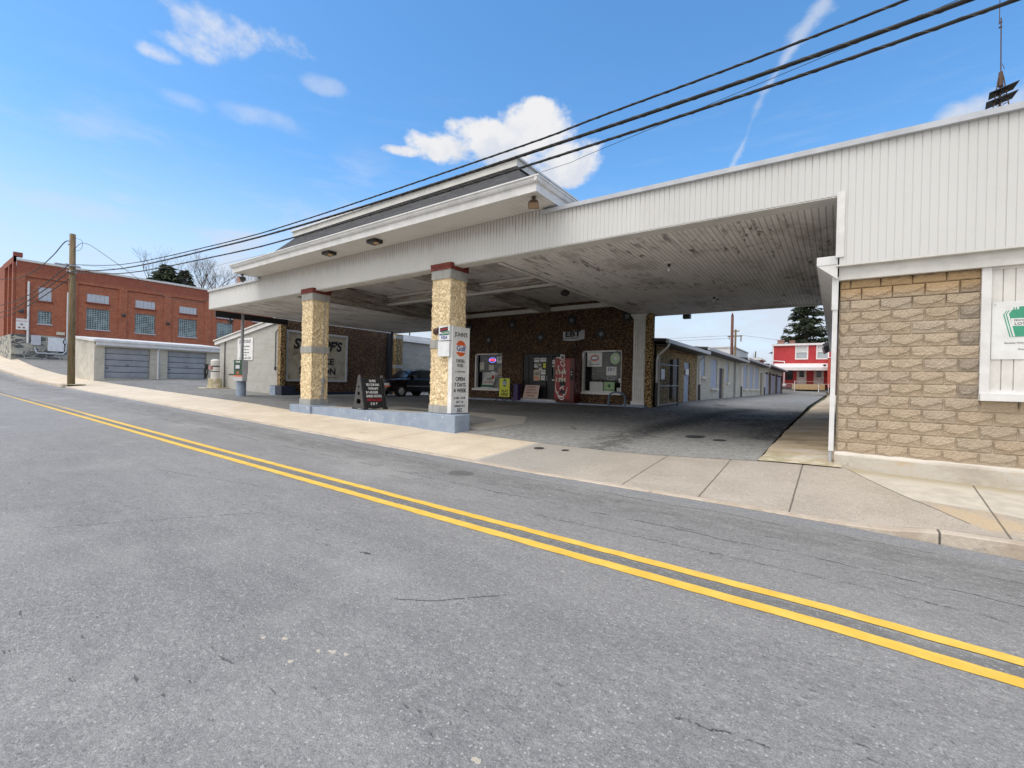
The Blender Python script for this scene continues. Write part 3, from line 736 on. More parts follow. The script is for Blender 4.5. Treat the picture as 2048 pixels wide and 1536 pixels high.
# double yellow centre line
for nm, y0, y1 in (('road_marking', 4.0, 4.12), ('road_marking', 3.70, 3.83)):
    mb = MB(); xs = [q for q in XS if -200 <= q <= 30]; rr = random.Random(3)
    fine = []
    for a, b in zip(xs, xs[1:]):
        k = max(1, int((b-a)/.12)) if -9 < a < 3 else 1
        fine += [a+(b-a)*i/k for i in range(k)]
    pts = []
    for x in fine:
        j = .006 if -9 < x < 3 else 0
        pts.append((x, y0+rr.uniform(-j, j), y1+rr.uniform(-j, j)))
    for (x, a, b), (x2, a2, b2) in zip(pts, pts[1:]):
        mb.quad((x, a, hroad(x, a)+.004), (x2, a2, hroad(x2, a2)+.004), (x2, b2, hroad(x2, b2)+.004), (x, b, hroad(x, b)+.004))
    tag(mb.build(nm, 'yellow road paint', at=(0, 0, 0)), kind='structure')
# concrete pad behind the island
mb = MB()
pad = [(-15.2, 9.7), (-8.3, 9.7), (-8.0, 9.62), (-7.72, 11.4), (-8.6, 12.9), (-15.2, 12.9)]
mb.add([(x, y, hlot(x, y)+.012) for x, y in pad], [tuple(range(len(pad)))])
tag(mb.build('concrete_pad', 'concrete slab', at=(0, 0, 0)), kind='structure')
UX = (1, 0, 0); UY = (0, 1, 0)
def wall(F, W, H, ops, t=.2, solid=True):
    """front skin of a wall with real openings and their reveals; ops = (a0,a1,b0,b1)"""
    mb = MB(); us = sorted({0, W} | {q for o in ops for q in o[:2]}); vs = sorted({0, H} | {q for o in ops for q in o[2:4]})
    for a0, a1 in zip(us, us[1:]):
        for b0, b1 in zip(vs, vs[1:]):
            if any(o[0] <= a0 and a1 <= o[1] and o[2] <= b0 and b1 <= o[3] for o in ops): continue
            mb.quad(F.p(a0, b0), F.p(a1, b0), F.p(a1, b1), F.p(a0, b1))
    for a0, a1, b0, b1 in ops:
        mb.quad(F.p(a0, b0), F.p(a0, b1), F.p(a0, b1, -t), F.p(a0, b0, -t)); mb.quad(F.p(a1, b0), F.p(a1, b0, -t), F.p(a1, b1, -t), F.p(a1, b1))
        mb.quad(F.p(a0, b1), F.p(a1, b1), F.p(a1, b1, -t), F.p(a0, b1, -t)); mb.quad(F.p(a0, b0), F.p(a0, b0, -t), F.p(a1, b0, -t), F.p(a1, b0))
    return mb
def floodlight(loc, label, yaw=0., pitch=.5, m='black plastic', m2='lamp amber', group='floodlights on the canopy', s=1.):
    t = thing('floodlight', label, 'floodlight', loc, group)
    o = Vector(loc); d = Vector((math.sin(yaw)*math.cos(pitch), -math.cos(yaw)*math.cos(pitch), -math.sin(pitch)))
    side = Vector((math.cos(yaw), math.sin(yaw), 0)); up = side.cross(d)*-1
    MB().cyl(o, o-Vector((0, 0, .05)), .06*s, .05*s, 12).cyl(o-Vector((0, 0, .05)), o-Vector((0, 0, .14*s)), .018, .018, 8).build('bracket', m, t)
    c = o-Vector((0, 0, .2*s))
    F = Fr(c, side, up); F.n = d
    b = MB(); q = [(-.14, -.1), (.14, -.1), (.14, .1), (-.14, .1)]
    vs = [F.p(x*.6*s, y*.6*s, -.12*s) for x, y in q]+[F.p(x*s, y*s, .06*s) for x, y in q]
    b.add(vs, [(0, 1, 2, 3)]+[(i, (i+1) % 4, 4+(i+1) % 4, 4+i) for i in range(4)])
    b.build('housing', m, t)
    MB().fbox(F, -.13*s, .13*s, -.09*s, .09*s, .045*s, .055*s).build('lens', m2, t)
    return t

# ================================================================= canopy
Zc, Zt = 4.82, 5.71
cano = thing('gas_station_canopy', 'long white drive-through canopy with ribbed siding and a shingled mansard roof on two stucco pillars', 'canopy', (-12, 9.2, .3))
def ztop(x): return Zt-max(0, x+5)*.0125
def capbar(xa, xb): return MB().prism([(xa, 9.13, ztop(xa)-.06), (xb, 9.13, ztop(xb)-.06), (xb, 9.13, ztop(xb)+.03), (xa, 9.13, ztop(xa)+.03)], (0, .17, 0))
def ribbed(x0, x1, z0, z1, y, pitch=.1):
    mb = MB(); n = round((x1-x0)/pitch); prof = []
    for i in range(n):
        a = x0+i*pitch; prof += [(a, 0), (a+pitch*.88, 0), (a+pitch*.91, .006), (a+pitch*.97, .006)]
    prof.append((x1, 0))
    k = len(prof)
    zf_ = z1 if callable(z1) else (lambda x: z1)
    mb.add([(x, y+d, z0) for x, d in prof]+[(x, y+d, zf_(x)) for x, d in prof], [(i, i+1, k+i+1, k+i) for i in range(k-1)])
    return mb
def jn(*ms):
    o = MB()
    for q in ms: o.add(q.v, q.f)
    return o
jn(ribbed(-24.8, 0, Zc, ztop, 9.2), ribbed(-19.8, -5.8, Zt, 5.799, 9.2)).build('fascia', 'white ribbed siding', cano)
MB().box(-24.8, -.04, 9.2, 9.55, Zc-.012, Zc+.01).box(-24.83, -24.8, 9.19, 20.4, Zc, Zt).build('fascia_edge', 'off white trim', cano)
for q in (jn(capbar(-5.8, -5.001), capbar(-5, 0)), MB().box(-24.85, -19.75, 9.13, 9.3, Zt-.07, Zt+.03).box(-24.87, -24.8, 9.3, 20.4, Zt-.07, Zt+.03)): q.build('fascia_cap', 'light grey paint', cano)
def ceil_patch(x0, x1, y0, y1, z): return [(x0, y0, z), (x1, y0, z), (x1, y1, z), (x0, y1, z)]
RX0, RX1, RY0, RY1, RZ = -17.5, -7.42, 9.6, 19.78, 5.62
MB().quad(*ceil_patch(RX1, -.0, 9.55, 20.4, Zc)).build('ceiling', 'weathered ceiling boards', cano); MB().quad(*ceil_patch(-24.8, RX0, 9.55, 20.4, Zc)).build('ceiling', 'weathered ceiling boards', cano)
MB().quad(*ceil_patch(RX0, RX1, 9.5, 19.8, RZ)).build('recess_ceiling', 'weathered ceiling boards', cano)
MB().box(RX0, RX1, 9.22, 9.6, Zc+.01, RZ).build('front_beam', 'weathered beam boards', cano)
MB().box(-24.8, RX1+.03, 9.56, 20.38, RZ+.02, Zt-.01).box(-24.79, RX0-.03, 9.56, 20.38, Zc+.02, RZ).box(RX1+.03, -.05, 9.56, 20.38, Zc+.02, RZ-.06).build('roof_deck', 'roof membrane', cano)
for x0, x1 in ((RX0-.03, RX0), (RX1, RX1+.03)):
    MB().box(x0, x1, RY0, RY1, Zc-.015, RZ).build('recess_side', 'weathered beam boards', cano)
MB().box(RX1-.03, RX1+.1, 9.6, 19.8, Zc-.035, Zc-.016).box(RX0-.1, RX0+.03, 9.6, 19.8, Zc-.035, Zc-.016).box(-24.8, 0, 20.3, 20.42, Zc-.06, Zc-.001).build('edge_moulding', 'off white trim', cano)
MB().box(RX0, RX1, 14.05, 14.4, 5.16, RZ).box(-12.2, -11.8, 14.4, 19.6, 5.2, RZ).box(-12.2, -11.8, 9.6, 14.05, 5.2, RZ).build('cross_beam', 'weathered beam boards', cano)
for q in (MB().box(RX0, -12.2, 19.6, 19.79, 5.25, 5.45), MB().box(-11.8, RX1, 19.6, 19.79, 5.25, 5.45), MB().box(RX0, RX1, 13.98, 14.05, 5.13, 5.22), MB().box(RX0, RX1, 14.0, 14.05, 5.5, 5.58)): q.build('ledger_board', 'off white trim', cano)
MB().box(-24.95, -24.84, 9.5, 13.1, 4.5, 4.80).build('edge_beam', 'dark paint', cano)
MB().box(-24.8, 0, 20.405, 20.43, Zc-.05, Zt-.1).build('back_fascia', 'off white trim', cano)
# mansard: eave ring, gutter, soffit, shingles, cap
EX0, EX1, EY0 = -20.05, -5.42, 8.28
MB().quad((EX0, EY0, 5.8), (EX1, EY0, 5.8), (EX1, 9.21, 5.8), (EX0, 9.21, 5.8)).quad((EX1, 9.21, 5.8), (EX1, 19, 5.8), (EX1-1, 19, 5.8), (EX1-1, 9.21, 5.8)).build('soffit', 'vinyl soffit', cano)
MB().box(EX0, EX1, EY0-.02, EY0, 5.795, 5.99).box(EX1, EX1+.02, EY0-.02, 19.5, 5.795, 5.99).box(EX0-.02, EX0, EY0-.02, 19.5, 5.795, 5.99).build('eave_board', 'white paint', cano)
g = MB(); pr = [(0, 5.98), (-.05, 5.99), (-.075, 6.03), (-.075, 6.06), (-.11, 6.08), (-.11, 6.11), (0, 6.11)]
g.prism([(EX0-.11, EY0-.02+a, z) for a, z in pr], (EX1-EX0+.22, 0, 0))
g.prism([(EX1+.02-a, EY0-.12, z) for a, z in pr], (0, 11, 0))
g.build('gutter', 'white metal', cano)
MB().box(EX0-.05, EX1+.05, EY0-.0, 8.75, 6.11, 6.145).box(EX0-.05, -6.1, 8.75, 19.5, 6.14, 6.17).box(-6.1, EX1+.03, 8.75, 19.5, 6.14, 6.172).build('drip_edge', 'dark roof', cano)
mx0, mx1, my = -17.2, -5.75, 8.36; tx0, tx1, ty, tz = -16.4, -6.5, 8.98, 6.90
s = MB().quad((mx0, my, 6.17), (mx1, my, 6.17), (tx1, ty, tz), (tx0, ty, tz)).quad((mx1, my, 6.17), (mx1, 19, 6.17), (tx1, 18.4, tz), (tx1, ty, tz)).quad((mx0, 19, 6.17), (mx0, my, 6.17), (tx0, ty, tz), (tx0, 18.4, tz)).quad((mx1, 19, 6.17), (mx0, 19, 6.17), (tx0, 18.4, tz), (tx1, 18.4, tz))
s.build('mansard_roof', 'dark shingles', cano)
k = MB().box(tx0-.12, tx1+.1, ty-.14, ty-.06, 6.83, 7.0).box(tx1+.1, tx1+.14, ty-.14, 18.5, 6.83, 7.0).box(tx0-.16, tx0-.12, ty-.14, 18.5, 6.83, 7.0)
k.build('roof_cap', 'off white trim', cano)
MB().box(tx0-.2, tx1+.2, ty-.2, 18.6, 7.0, 7.045).build('cap_flashing', 'white metal', cano)
MB().cyl((-24.3, 19.9, .6), (-24.3, 19.9, Zc), .07).build('post', 'dark paint', cano)
MB().cyl((-24.85, 10.75, hlot(-24.85, 10.75)), (-24.85, 10.75, 4.8), .075).build('post', 'grey metal', cano)
MB().cyl((-24.85, 10.75, hlot(-24.85, 10.75)-.02), (-24.85, 10.75, 1.36), .22, .22, 20).build('post_collar', 'bollard blue' if 0 else 'blue painted concrete', cano)

def stucco_box(x0, x1, y0, y1, z0, z1, cell=.035, amp=.028, seed=0):
    mb = MB(); per = [(x0, y0), (x1, y0), (x1, y1), (x0, y1)]; ring = []
    for (ax, ay), (bx, by) in zip(per, per[1:]+per[:1]):
        n = max(2, round(math.hypot(bx-ax, by-ay)/cell))
        for i in range(n): ring.append((ax+(bx-ax)*i/n, ay+(by-ay)*i/n))
    cx, cy = (x0+x1)/2, (y0+y1)/2; nz = max(2, round((z1-z0)/cell)); m = len(ring)
    for j in range(nz+1):
        z = z0+(z1-z0)*j/nz
        for x, y in ring:
            p = Vector((x*1.0+seed, y, z)); n = mnoise.noise(p*9)*.6+mnoise.noise(p*22)*.5
            n = (abs(n)**.8)*(1 if n > 0 else -.3)
            d = Vector((x-cx, y-cy, 0)); ex = abs(d.x)/((x1-x0)/2); ey = abs(d.y)/((y1-y0)/2)
            q = Vector((math.copysign(1, d.x) if ex > .985 else 0, math.copysign(1, d.y) if ey > .985 else 0, 0))
            mb.v.append(Vector((x, y, z))+q*(n*amp))
    for j in range(nz):
        for i in range(m): mb.f.append([j*m+i, j*m+(i+1) % m, (j+1)*m+(i+1) % m, (j+1)*m+i])
    return mb
def pillar(x0, x1, zb, zp, sd):
    y0, y1 = 9.12, 9.78
    bands = [(zp, zp+.22), (2.52, 2.76), (4.46, 4.70)]
    P = stucco_box(x0, x1, y0, y1, zp, 4.7, seed=sd).build('pillar', 'cream stucco', cano, smooth=True)
    for z0, z1 in bands:
        mb = MB()
        for fr, w in ((Fr((x0-.02, y0-.02, 0), UX), x1-x0+.04), (Fr((x1+.02, y0-.02, 0), UY), y1-y0+.04), (Fr((x1+.02, y1+.02, 0), (-1, 0, 0)), x1-x0+.04), (Fr((x0-.02, y1+.02, 0), (0, -1, 0)), y1-y0+.04)):
            a = 0; ws = [w*.24, w*.38, w*.38] if z0 != 2.52 else [w*.3, w*.35, w*.35]
            for q in ws: mb.fbox(fr, a+.004, a+q-.004, z0, z1, -.05, .012); a += q
        mb.box(x0-.015, x1+.015, y0-.015, y1+.015, z0+.004, z1-.004)
        mb.build('block_band', 'light grey block', P, bevel=.004)
    mb = MB()
    for fr, w in ((Fr((x0-.04, y0-.04, 0), UX), x1-x0+.08), (Fr((x1+.04, y0-.04, 0), UY), y1-y0+.08), (Fr((x0-.04, y1+.04, 0), (0, -1, 0)), y1-y0+.08)):
        n = 11
        for i in range(n): mb.fbox(fr, w*i/n+.006, w*(i+1)/n-.006, 4.79, 4.89, -.05, .014)
        for i in range(4): mb.fbox(fr, w*i/4+.005, w*(i+1)/4-.005, 4.71, 4.782, -.05, .01)
    mb.build('brick_cap', mat('cap red', color=(.20, .035, .025), rough=.75, var=.5, nscale=16), P)
    MB().box(x0-.035, x1+.035, y0-.035, y1+.035, 4.70, 4.885).build('cap_mortar', 'light grey block', P)
    return P
p1 = pillar(-16.28, -15.58, .33, .60, 3)
p2 = pillar(-9.42, -8.72, .24, .70, 11)
MB().box(-16.56, -15.2, 8.87, 10.0, .2, .60).build('plinth', 'blue painted concrete', p1, bevel=.01)
MB().box(-9.56, -8.2, 8.86, 9.47, .1, .69).box(-9.558, -8.62, 9.471, 9.95, .1, .688).build('plinth', 'blue painted concrete', p2, bevel=.015)
MB().cyl((-15.52, 9.56, .62), (-15.52, 9.56, 4.7), .012).box(-15.56, -15.47, 9.5, 9.62, 1.42, 1.6).box(-15.56, -15.5, 9.53, 9.58, 1.05, 1.18).cyl((-15.53, 9.49, .62), (-15.53, 9.53, 1.42), .015).build('conduit', 'grey metal', p1)
MB().prism([(-15.195, 8.95, .15), (-9.565, 8.95, .15), (-9.565, 8.95, .655), (-15.195, 8.95, .575)], (0, .2, 0)).build('island_kerb', 'blue painted concrete', cano, bevel=.01)
MB().prism([(-15.195, 9.151, .15), (-9.565, 9.151, .15), (-9.565, 9.151, .65), (-15.195, 9.151, .57)], (0, .6, 0)).build('island_slab', 'concrete slab', cano)
# bulbs under the right ceiling
for (x, y), lb in (((-3.6, 11.9), 'bare light bulb nearer the street under the right canopy ceiling'), ((-3.55, 17.0), 'bare light bulb farther back under the right canopy ceiling')):
    t_ = thing('light_bulb', lb, 'light bulb', (x, y, Zc), 'bare bulbs under the canopy ceiling')
    MB().cyl((x, y, Zc-.001), (x, y, Zc-.035), .13, .11, 20).build('ceiling_plate', 'off white trim', t_)
    MB().cyl((x, y, Zc-.035), (x, y, Zc-.10), .035).build('socket', 'black plastic', t_)
    MB().ell((x, y, Zc-.17), .045, .045, .07).build('bulb', 'lamp glass', t_, smooth=True)
floodlight((-5.62, 8.5, 5.8), 'tan rusty-faced floodlight under the right corner of the mansard eave', .5, .95, 'rust', 'tan box', s=.85)
floodlight((-20.0, 8.6, 5.8), 'small grey floodlight hanging at the left tip of the mansard eave', -.6, .5, 'dark metal', 'light grey paint')
for x, lb in ((-13.78, 'flat black box floodlight on the eave soffit, left of the pair'), (-11.4, 'flat black box floodlight on the eave soffit, right of the pair')):
    t_ = thing('floodlight', lb, 'floodlight', (x, 8.58, 5.8), 'floodlights on the canopy')
    MB().box(x-.2, x+.2, 8.45, 8.75, 5.70, 5.799).build('housing', 'black plastic', t_)
    MB().box(x+.06, x+.19, 8.5, 8.62, 5.66, 5.698).build('lens', 'lamp amber', t_)
t_ = thing('floodlight', 'black floodlight hanging behind the rear edge of the right canopy ceiling', 'floodlight', (-5.4, 20.55, 4.85), 'floodlights on the canopy')
MB().box(-5.55, -5.25, 20.5, 20.75, 4.6, 4.82).build('housing', 'black plastic', t_); MB().cyl((-5.4, 20.55, 4.8), (-5.4, 20.44, 4.95), .02).build('bracket', 'dark metal', t_)
for x, y, z, lb in ((-14.6, 15.6, 5.5, 'dark ceiling floodlight in the recess behind the near pillar'), (-9.3, 16.6, 5.5, 'dark ceiling floodlight in the right coffer of the recess')):
    t_ = thing('floodlight', lb, 'floodlight', (x, y, RZ), 'floodlights on the canopy')
    MB().cyl((x, y, RZ), (x, y, z), .03).build('bracket', 'dark metal', t_); MB().ell((x, y, z-.1), .2, .2, .13, 10, 6).build('housing', 'dark metal', t_)
floodlight((-24.7, 10.1, 4.5), 'small pale floodlight under the left end of the canopy', -.9, .7, 'dark metal', 'sign white', s=.9)

# pylon light box on the near pillar
pyl = thing('station_sign', 'tall white light-box sign with orange round emblem and opening hours on the near pillar', 'sign', (-8.7, 9.42, .70))
F = Fr((-8.56, 9.10, 0), UY)
MB().box(-8.70, -8.56, 9.08, 9.78, .71, 3.12).build('box', 'sign white', pyl, bevel=.008)
MB().fbox(F, -.02, .68, .71, .74, .0, .01).fbox(F, -.02, .68, 3.09, 3.12, .0, .01).fbox(F, -.02, .0, .74, 3.09, .0, .01).fbox(F, .66, .68, .74, 3.09, .0, .01).build('frame', 'white metal', pyl)
for st, z, s_, b_, sx in (("JOHN'S", 2.90, .17, .006, .95), ("DIESEL", 2.17, .125, .008, 1.0), ("FUEL", 2.04, .125, .008, 1.0), ("OPEN", 1.66, .155, .02, .95), ("7 DAYS", 1.50, .15, .02, .95), ("A WEEK", 1.34, .15, .02, .95),
        ("6 A.M. - 8 P.M.", 1.135, .085, .008, .9), ("SAT. 7-8", 1.02, .085, .008, .95), ("SUNDAY 8-5", .91, .085, .01, .9), ("517", .80, .115, .03, 1.1)):
    MB().text(F, st, .33, z*1.0, s_, .001, .006, b_, sx=sx).build('lettering', 'ink', pyl)
MB().text(F, 'K-1 KEROSENE', .33, 1.87, .062, .001, .006, .003).build('small_lettering', 'grey ink', pyl); MB().text(F, 'UNION STREET', .33, .745, .035, .001, .006, .0).build('small_lettering', 'grey ink', pyl)
MB().fell(F, .33, 2.52, .215, .22, .001, .005, 36).build('emblem_disc', 'orange print', pyl)
MB().fpoly(F, [(.08, 2.415), (.58, 2.415), (.58, 2.605), (.08, 2.605)], .0052, .0065).build('emblem_band', 'sign white', pyl)
MB().text(F, 'Gulf', .33, 2.515, .215, .0068, .010, .02).build('emblem_lettering', 'blue ink', pyl)
# card sign facing the road
cs = thing('card_sign', 'small white double card-payment sign facing the road beside the pillar light box', 'sign', (-8.78, 8.98, 2.3))
F = Fr((-8.99, 8.98, 0), UX)
MB().box(-8.99, -8.58, 8.98, 9.07, 2.72, 3.12).build('upper_panel', 'card sign white', cs); MB().box(-9.03, -8.60, 9.0, 9.06, 2.28, 2.70).build('lower_panel', 'card sign white', cs)
Fa = Fr((-8.79, 8.98, 3.02), (1, 0, .1), (-.1, 0, 1))
MB().fbox(Fa, -.15, .15, -.055, .055, .001, .005).build('red_stripe', 'ink', cs); MB().fbox(Fa, -.10, .19, -.16, -.065, .001, .005).build('green_stripe', 'green print', cs)
MB().text(Fa, 'DISCOVER', 0, 0, .062, .005, .008, .01).build('stripe_lettering', 'red print', cs)
MB().text(Fa, 'NETWORK', .045, -.115, .055, .005, .008, .01).text(F, '', 0, 0, .1).build('stripe_lettering', 'sign white', cs)
MB().fbox(F, .03, .38, 2.80+.06, 2.80+.10, .001, .004).text(F, 'VISA', .2, 2.79, .125, .001, .005, .02, shear=.3).build('card_lettering', 'blue ink', cs)
MB().cyl((-9.18, 9.05, 2.98), (-9.0, 9.03, 3.0), .1, .09, 16).cyl((-9.1, 9.06, 2.98), (-9.1, 9.13, 2.98), .04).build('alarm_bell', mat('bell maroon', color=(.06, .015, .015), rough=.3), cs)

# ================================================================= store building
st = thing('store_building', 'dark pebble-stucco store front under the canopy with two windows and a double door', 'building', (-12.5, 19.8, .62))
F = Fr((-19.6, 19.8, .62), UX)
def sx(x): return x+19.6
def sz(z): return z-.62
WL = (sx(-16.82), sx(-14.93), sz(1.24), sz(3.2)); WR = (sx(-10.02), sx(-8.03), sz(1.25), sz(3.22)); DR = (sx(-13.52), sx(-11.2), sz(.82), sz(3.16))
wall(F, 12.9, 5.05, [WL, WR, DR], .22).build('wall', 'brown pebble stucco', st)
MB().box(-19.5, -10.4, 24, 30, .3, 4.4).box(-6.9, -6.77, 20.1, 23, .3, 3.4).box(-19.6, -19.55, 19.85, 30, .3, 4.4).box(-19.5, -6.8, 20.05, 24, 3.45, 3.5).build('rear_walls', 'grey block', st)
MB().box(-19.6, -10.4, 20.45, 30, 4.42, 4.52).box(-10.3, -6.77, 20.1, 23, 3.5, 3.55).build('roof', 'roof membrane', st)
MB().box(-19.5, -6.8, 22.0, 22.05, .5, 3.45).box(-19.5, -6.8, 20.1, 22, .60, .62).build('interior', 'interior dark', st)
# corner pilaster: fluted
pil = MB().box(-7.46, -6.92, 19.70, 19.79, .78, 4.62).box(-7.5, -6.88, 19.62, 19.8, 4.62, 4.72).box(-7.56, -6.82, 19.56, 19.8, 4.72, 4.8).box(-7.5, -6.88, 19.62, 19.8, .72, .9)
for i in range(5): pil.box(-7.42+i*.1, -7.36+i*.1, 19.665, 19.70, .92, 4.55)
pil.build('fluted_pilaster', 'white paint', st)
MB().box(-6.92, -6.6, 19.75, 19.98, .4, 4.8).build('corner_strip', 'tan pebble stucco', st)
MB().box(-19.6, -6.75, 19.3, 19.78, .45, .70).box(-7.75, -6.8, 19.28, 19.3, .45, .76).build('step', 'blue painted concrete', st)
MB().box(-13.9, -11.1, 19.38, 19.79, .70, .80).build('door_step', 'light grey paint', st)
def store_window(x0, x1, z0, z1):
    w = MB().box(x0, x0+.09, 19.76, 19.95, z0, z1).box(x1-.06, x1, 19.86, 19.95, z0, z1).box(x0, x1-.25, 19.76, 19.95, z1-.07, z1).box(x0, x1, 19.86, 19.95, z1-.05, z1-.001).box(x0+.09, x1-.06, 19.86, 19.95, z0, z0+.05).build('window', 'white metal', st)
    MB().box(x0-.16, x1+.02, 19.70, 19.9, z0-.11, z0-.001).build('sill', 'white paint', w)
    MB().quad((x0+.09, 19.93, z0), (x1-.06, 19.93, z0), (x1-.06, 19.93, z1), (x0+.09, 19.93, z1)).build('pane', 'window glass', w)
    return w
w1 = store_window(-16.82, -14.93, 1.24, 3.2); w2 = store_window(-10.02, -8.03, 1.25, 3.22)
MB().box(-16.7, -15.0, 20.3, 20.8, 1.0, 2.15).build('counter', 'sign white', w1)
MB().box(-16.7, -15.0, 20.9, 21.0, 2.45, 2.62).build('shelf', mat('shelf green', color=(.05, .09, .04)), w1)
MB().box(-9.9, -8.1, 20.5, 20.53, 2.1, 2.14).box(-9.9, -8.1, 20.5, 20.53, 1.72, 1.75).cyl((-9.5, 20.4, 1.3), (-9.2, 20.4, 2.1), .02).cyl((-9.5, 20.4, 2.1), (-8.8, 20.4, 1.8), .02).box(-9.65, -9.05, 20.6, 21, 2.2, 2.75).build('shelf', 'interior shelf', w2)
# double door
d = MB().box(-13.5, -13.2, 19.85, 19.98, .82, 3.14).box(-13.2, -11.2, 19.85, 19.98, 3.0, 3.14).box(-13.2, -12.9, 19.88, 19.96, .82, 3.0).box(-12.9, -12.05, 19.88, 19.96, .82, 1.72).box(-12.9, -12.05, 19.88, 19.96, 2.93, 3.0).box(-12.12, -11.78, 19.88, 19.96, .82, 3.0).box(-11.78, -11.2, 19.88, 19.96, .82, 1.72).build('door', 'dark paint', st)
MB().quad((-12.9, 19.94, 1.72), (-12.12, 19.94, 1.72), (-12.12, 19.94, 2.93), (-12.9, 19.94, 2.93)).quad((-11.78, 19.94, 1.72), (-11.2, 19.94, 1.72), (-11.2, 19.94, 2.93), (-11.78, 19.94, 2.93)).build('pane', 'window glass', d)
MB().cyl((-12.04, 19.83, 1.75), (-12.04, 19.83, 2.0), .02).box(-12.07, -12.01, 19.83, 19.88, 1.76, 1.79).build('handle', 'galvanised', d)
# notices on the door (lettered paper rectangles)
def paper(x0, x1, z0, z1, y, m, name, label, cat, txt=(), group=None, ink='ink'):
    o = MB().box(x0, x1, y-.006, y, z0, z1).build(name, m); tag(o, label, cat, group)
    Fp = Fr((x0, y-.006, z0), UX)
    if txt:
        b = MB()
        for q in txt: b.text(Fp, q[0], (x1-x0)*q[1], (z1-z0)*q[2], q[3], .001, .004, q[4] if len(q) > 4 else .01, sx=q[5] if len(q) > 5 else 1)
        b.build('lettering', ink, o)
    return o
dn = 'notices on the store door glass'
yp = 19.875
rr = random.Random(5)
door_notes = [(-12.87, -12.55, 2.70, 2.92, 'sign white', 'white square notice high on the left door leaf', 'OPEN'), (-12.50, -12.13, 2.72, 2.92, 'sign white', 'wide white notice beside it high on the left door leaf', 'WE ACCEPT'),
    (-12.86, -12.62, 2.42, 2.60, 'sign white', 'white oval-worded sticker under the square notice on the left door leaf', 'ATM'), (-12.58, -12.42, 2.50, 2.62, 'cream paper', 'small cream sticker in the middle of the left door glass', '21'),
    (-12.30, -12.15, 2.40, 2.64, 'sign yellow', 'yellow and black sticker at the edge of the left door leaf', 'ID'), (-12.56, -12.36, 2.30, 2.42, 'sign white', 'little white strip notice below the cream sticker', 'PULL'),
    (-12.88, -12.47, 1.74, 2.30, 'cream paper', 'tall cream notice with red lower half on the left door leaf', 'NO'), (-12.44, -12.16, 2.06, 2.30, 'sign white', 'pale notice right of the tall cream one', 'HOURS'),
    (-12.42, -12.18, 1.76, 2.0, 'sign white', 'round-marked white sticker low on the left door leaf', '8'),
    (-11.56, -11.28, 2.66, 2.95, 'sign white', 'white notice with blue letters high on the right door leaf', 'EB'), (-11.76, -11.60, 2.60, 2.80, 'sign white', 'narrow white note at the inner edge of the right door leaf', 'IN'),
    (-11.76, -11.58, 2.44, 2.56, 'cream paper', 'small cream note below the narrow white one', 'OK'), (-11.54, -11.28, 2.4, 2.62, 'sign white', 'white note under the blue-lettered one', '24'), (-11.76, -11.62, 1.74, 1.84, 'sign white', 'tiny white sticker at the bottom of the right door leaf', 'P')]
for x0, x1, z0, z1, m_, lb, tx in door_notes:
    o = paper(x0, x1, z0, z1, yp, m_, 'door_notice', lb, 'notice', [(tx, .5, .62, (x1-x0)*.8/max(1.6, len(tx)*.62), .02)], dn, 'blue ink' if tx == 'EB' else 'ink')
    if tx == 'NO':
        MB().box(x0+.03, x1-.03, yp-.01, yp-.007, z0+.05, z0+.1).box(x0+.03, x1-.1, yp-.01, yp-.007, z0+.14, z0+.19).build('red_lines', 'orange print', o)
# square and diamond tiles
for i, (x, z, dm) in enumerate([(-17.3, 4.71, 0), (-14.27, 4.71, 0), (-10.66, 4.74, 0), (-7.81, 4.75, 0), (-15.87, 3.96, 1), (-12.44, 3.97, 1), (-9.07, 4.0, 1)]):
    r = .21 if not dm else .30; pts = [(-r, -r), (r, -r), (r, r), (-r, r)] if not dm else [(0, -r), (r, 0), (0, r), (-r, 0)]
    T = MB().fpoly(Fr((x, 19.8, z), UX), pts, -.01, .04).build('accent_tile', 'dark paint', st)
    MB().fpoly(Fr((x, 19.8, z), UX), [(a*.42, b*.42) for a, b in pts], .04, .055).build('tile_centre', mat('tile centre', color=(.16, .18, .20), rough=.3), T)
MB().cyl((-10.4, 19.74, 3.5), (-10.4, 19.74, 2.9), .014).box(-10.44, -10.36, 19.7, 19.8, 3.48, 3.58).build('conduit', 'dark metal', st)
MB().cyl((-12.1, 19.8, 3.5), (-12.1, 19.7, 3.48), .05).build('door_lamp', 'dark metal', st)
# EBT banner above the machine
eb = thing('banner', 'creased white EBT banner with heavy black letters above the vending machine', 'banner', (-10.54, 19.77, 3.72))
b = MB(); n = 12
for i in range(n+1):
    u = i/n; x = -11.13+1.2*u; sag = -.05*math.sin(u*math.pi); 
    b.v += [Vector((x, 19.77-.03*math.sin(u*9), 3.76+sag+.10*u*.4)), Vector((x, 19.775-.02*math.sin(u*7), 4.20+.05*u))]
for i in range(n): b.f.append([2*i, 2*i+2, 2*i+3, 2*i+1])
b.build('cloth', 'light grey paint', eb)
Fe = Fr((-11.13, 19.735, 3.76), (1, 0, .04), (-.04, 0, 1))
MB().text(Fe, 'EBT', .58, .27, .38, 0, .004, .035, sx=1.35).fbox(Fe, .0, .9, .055, .08, 0, .004).build('lettering', 'ink', eb)
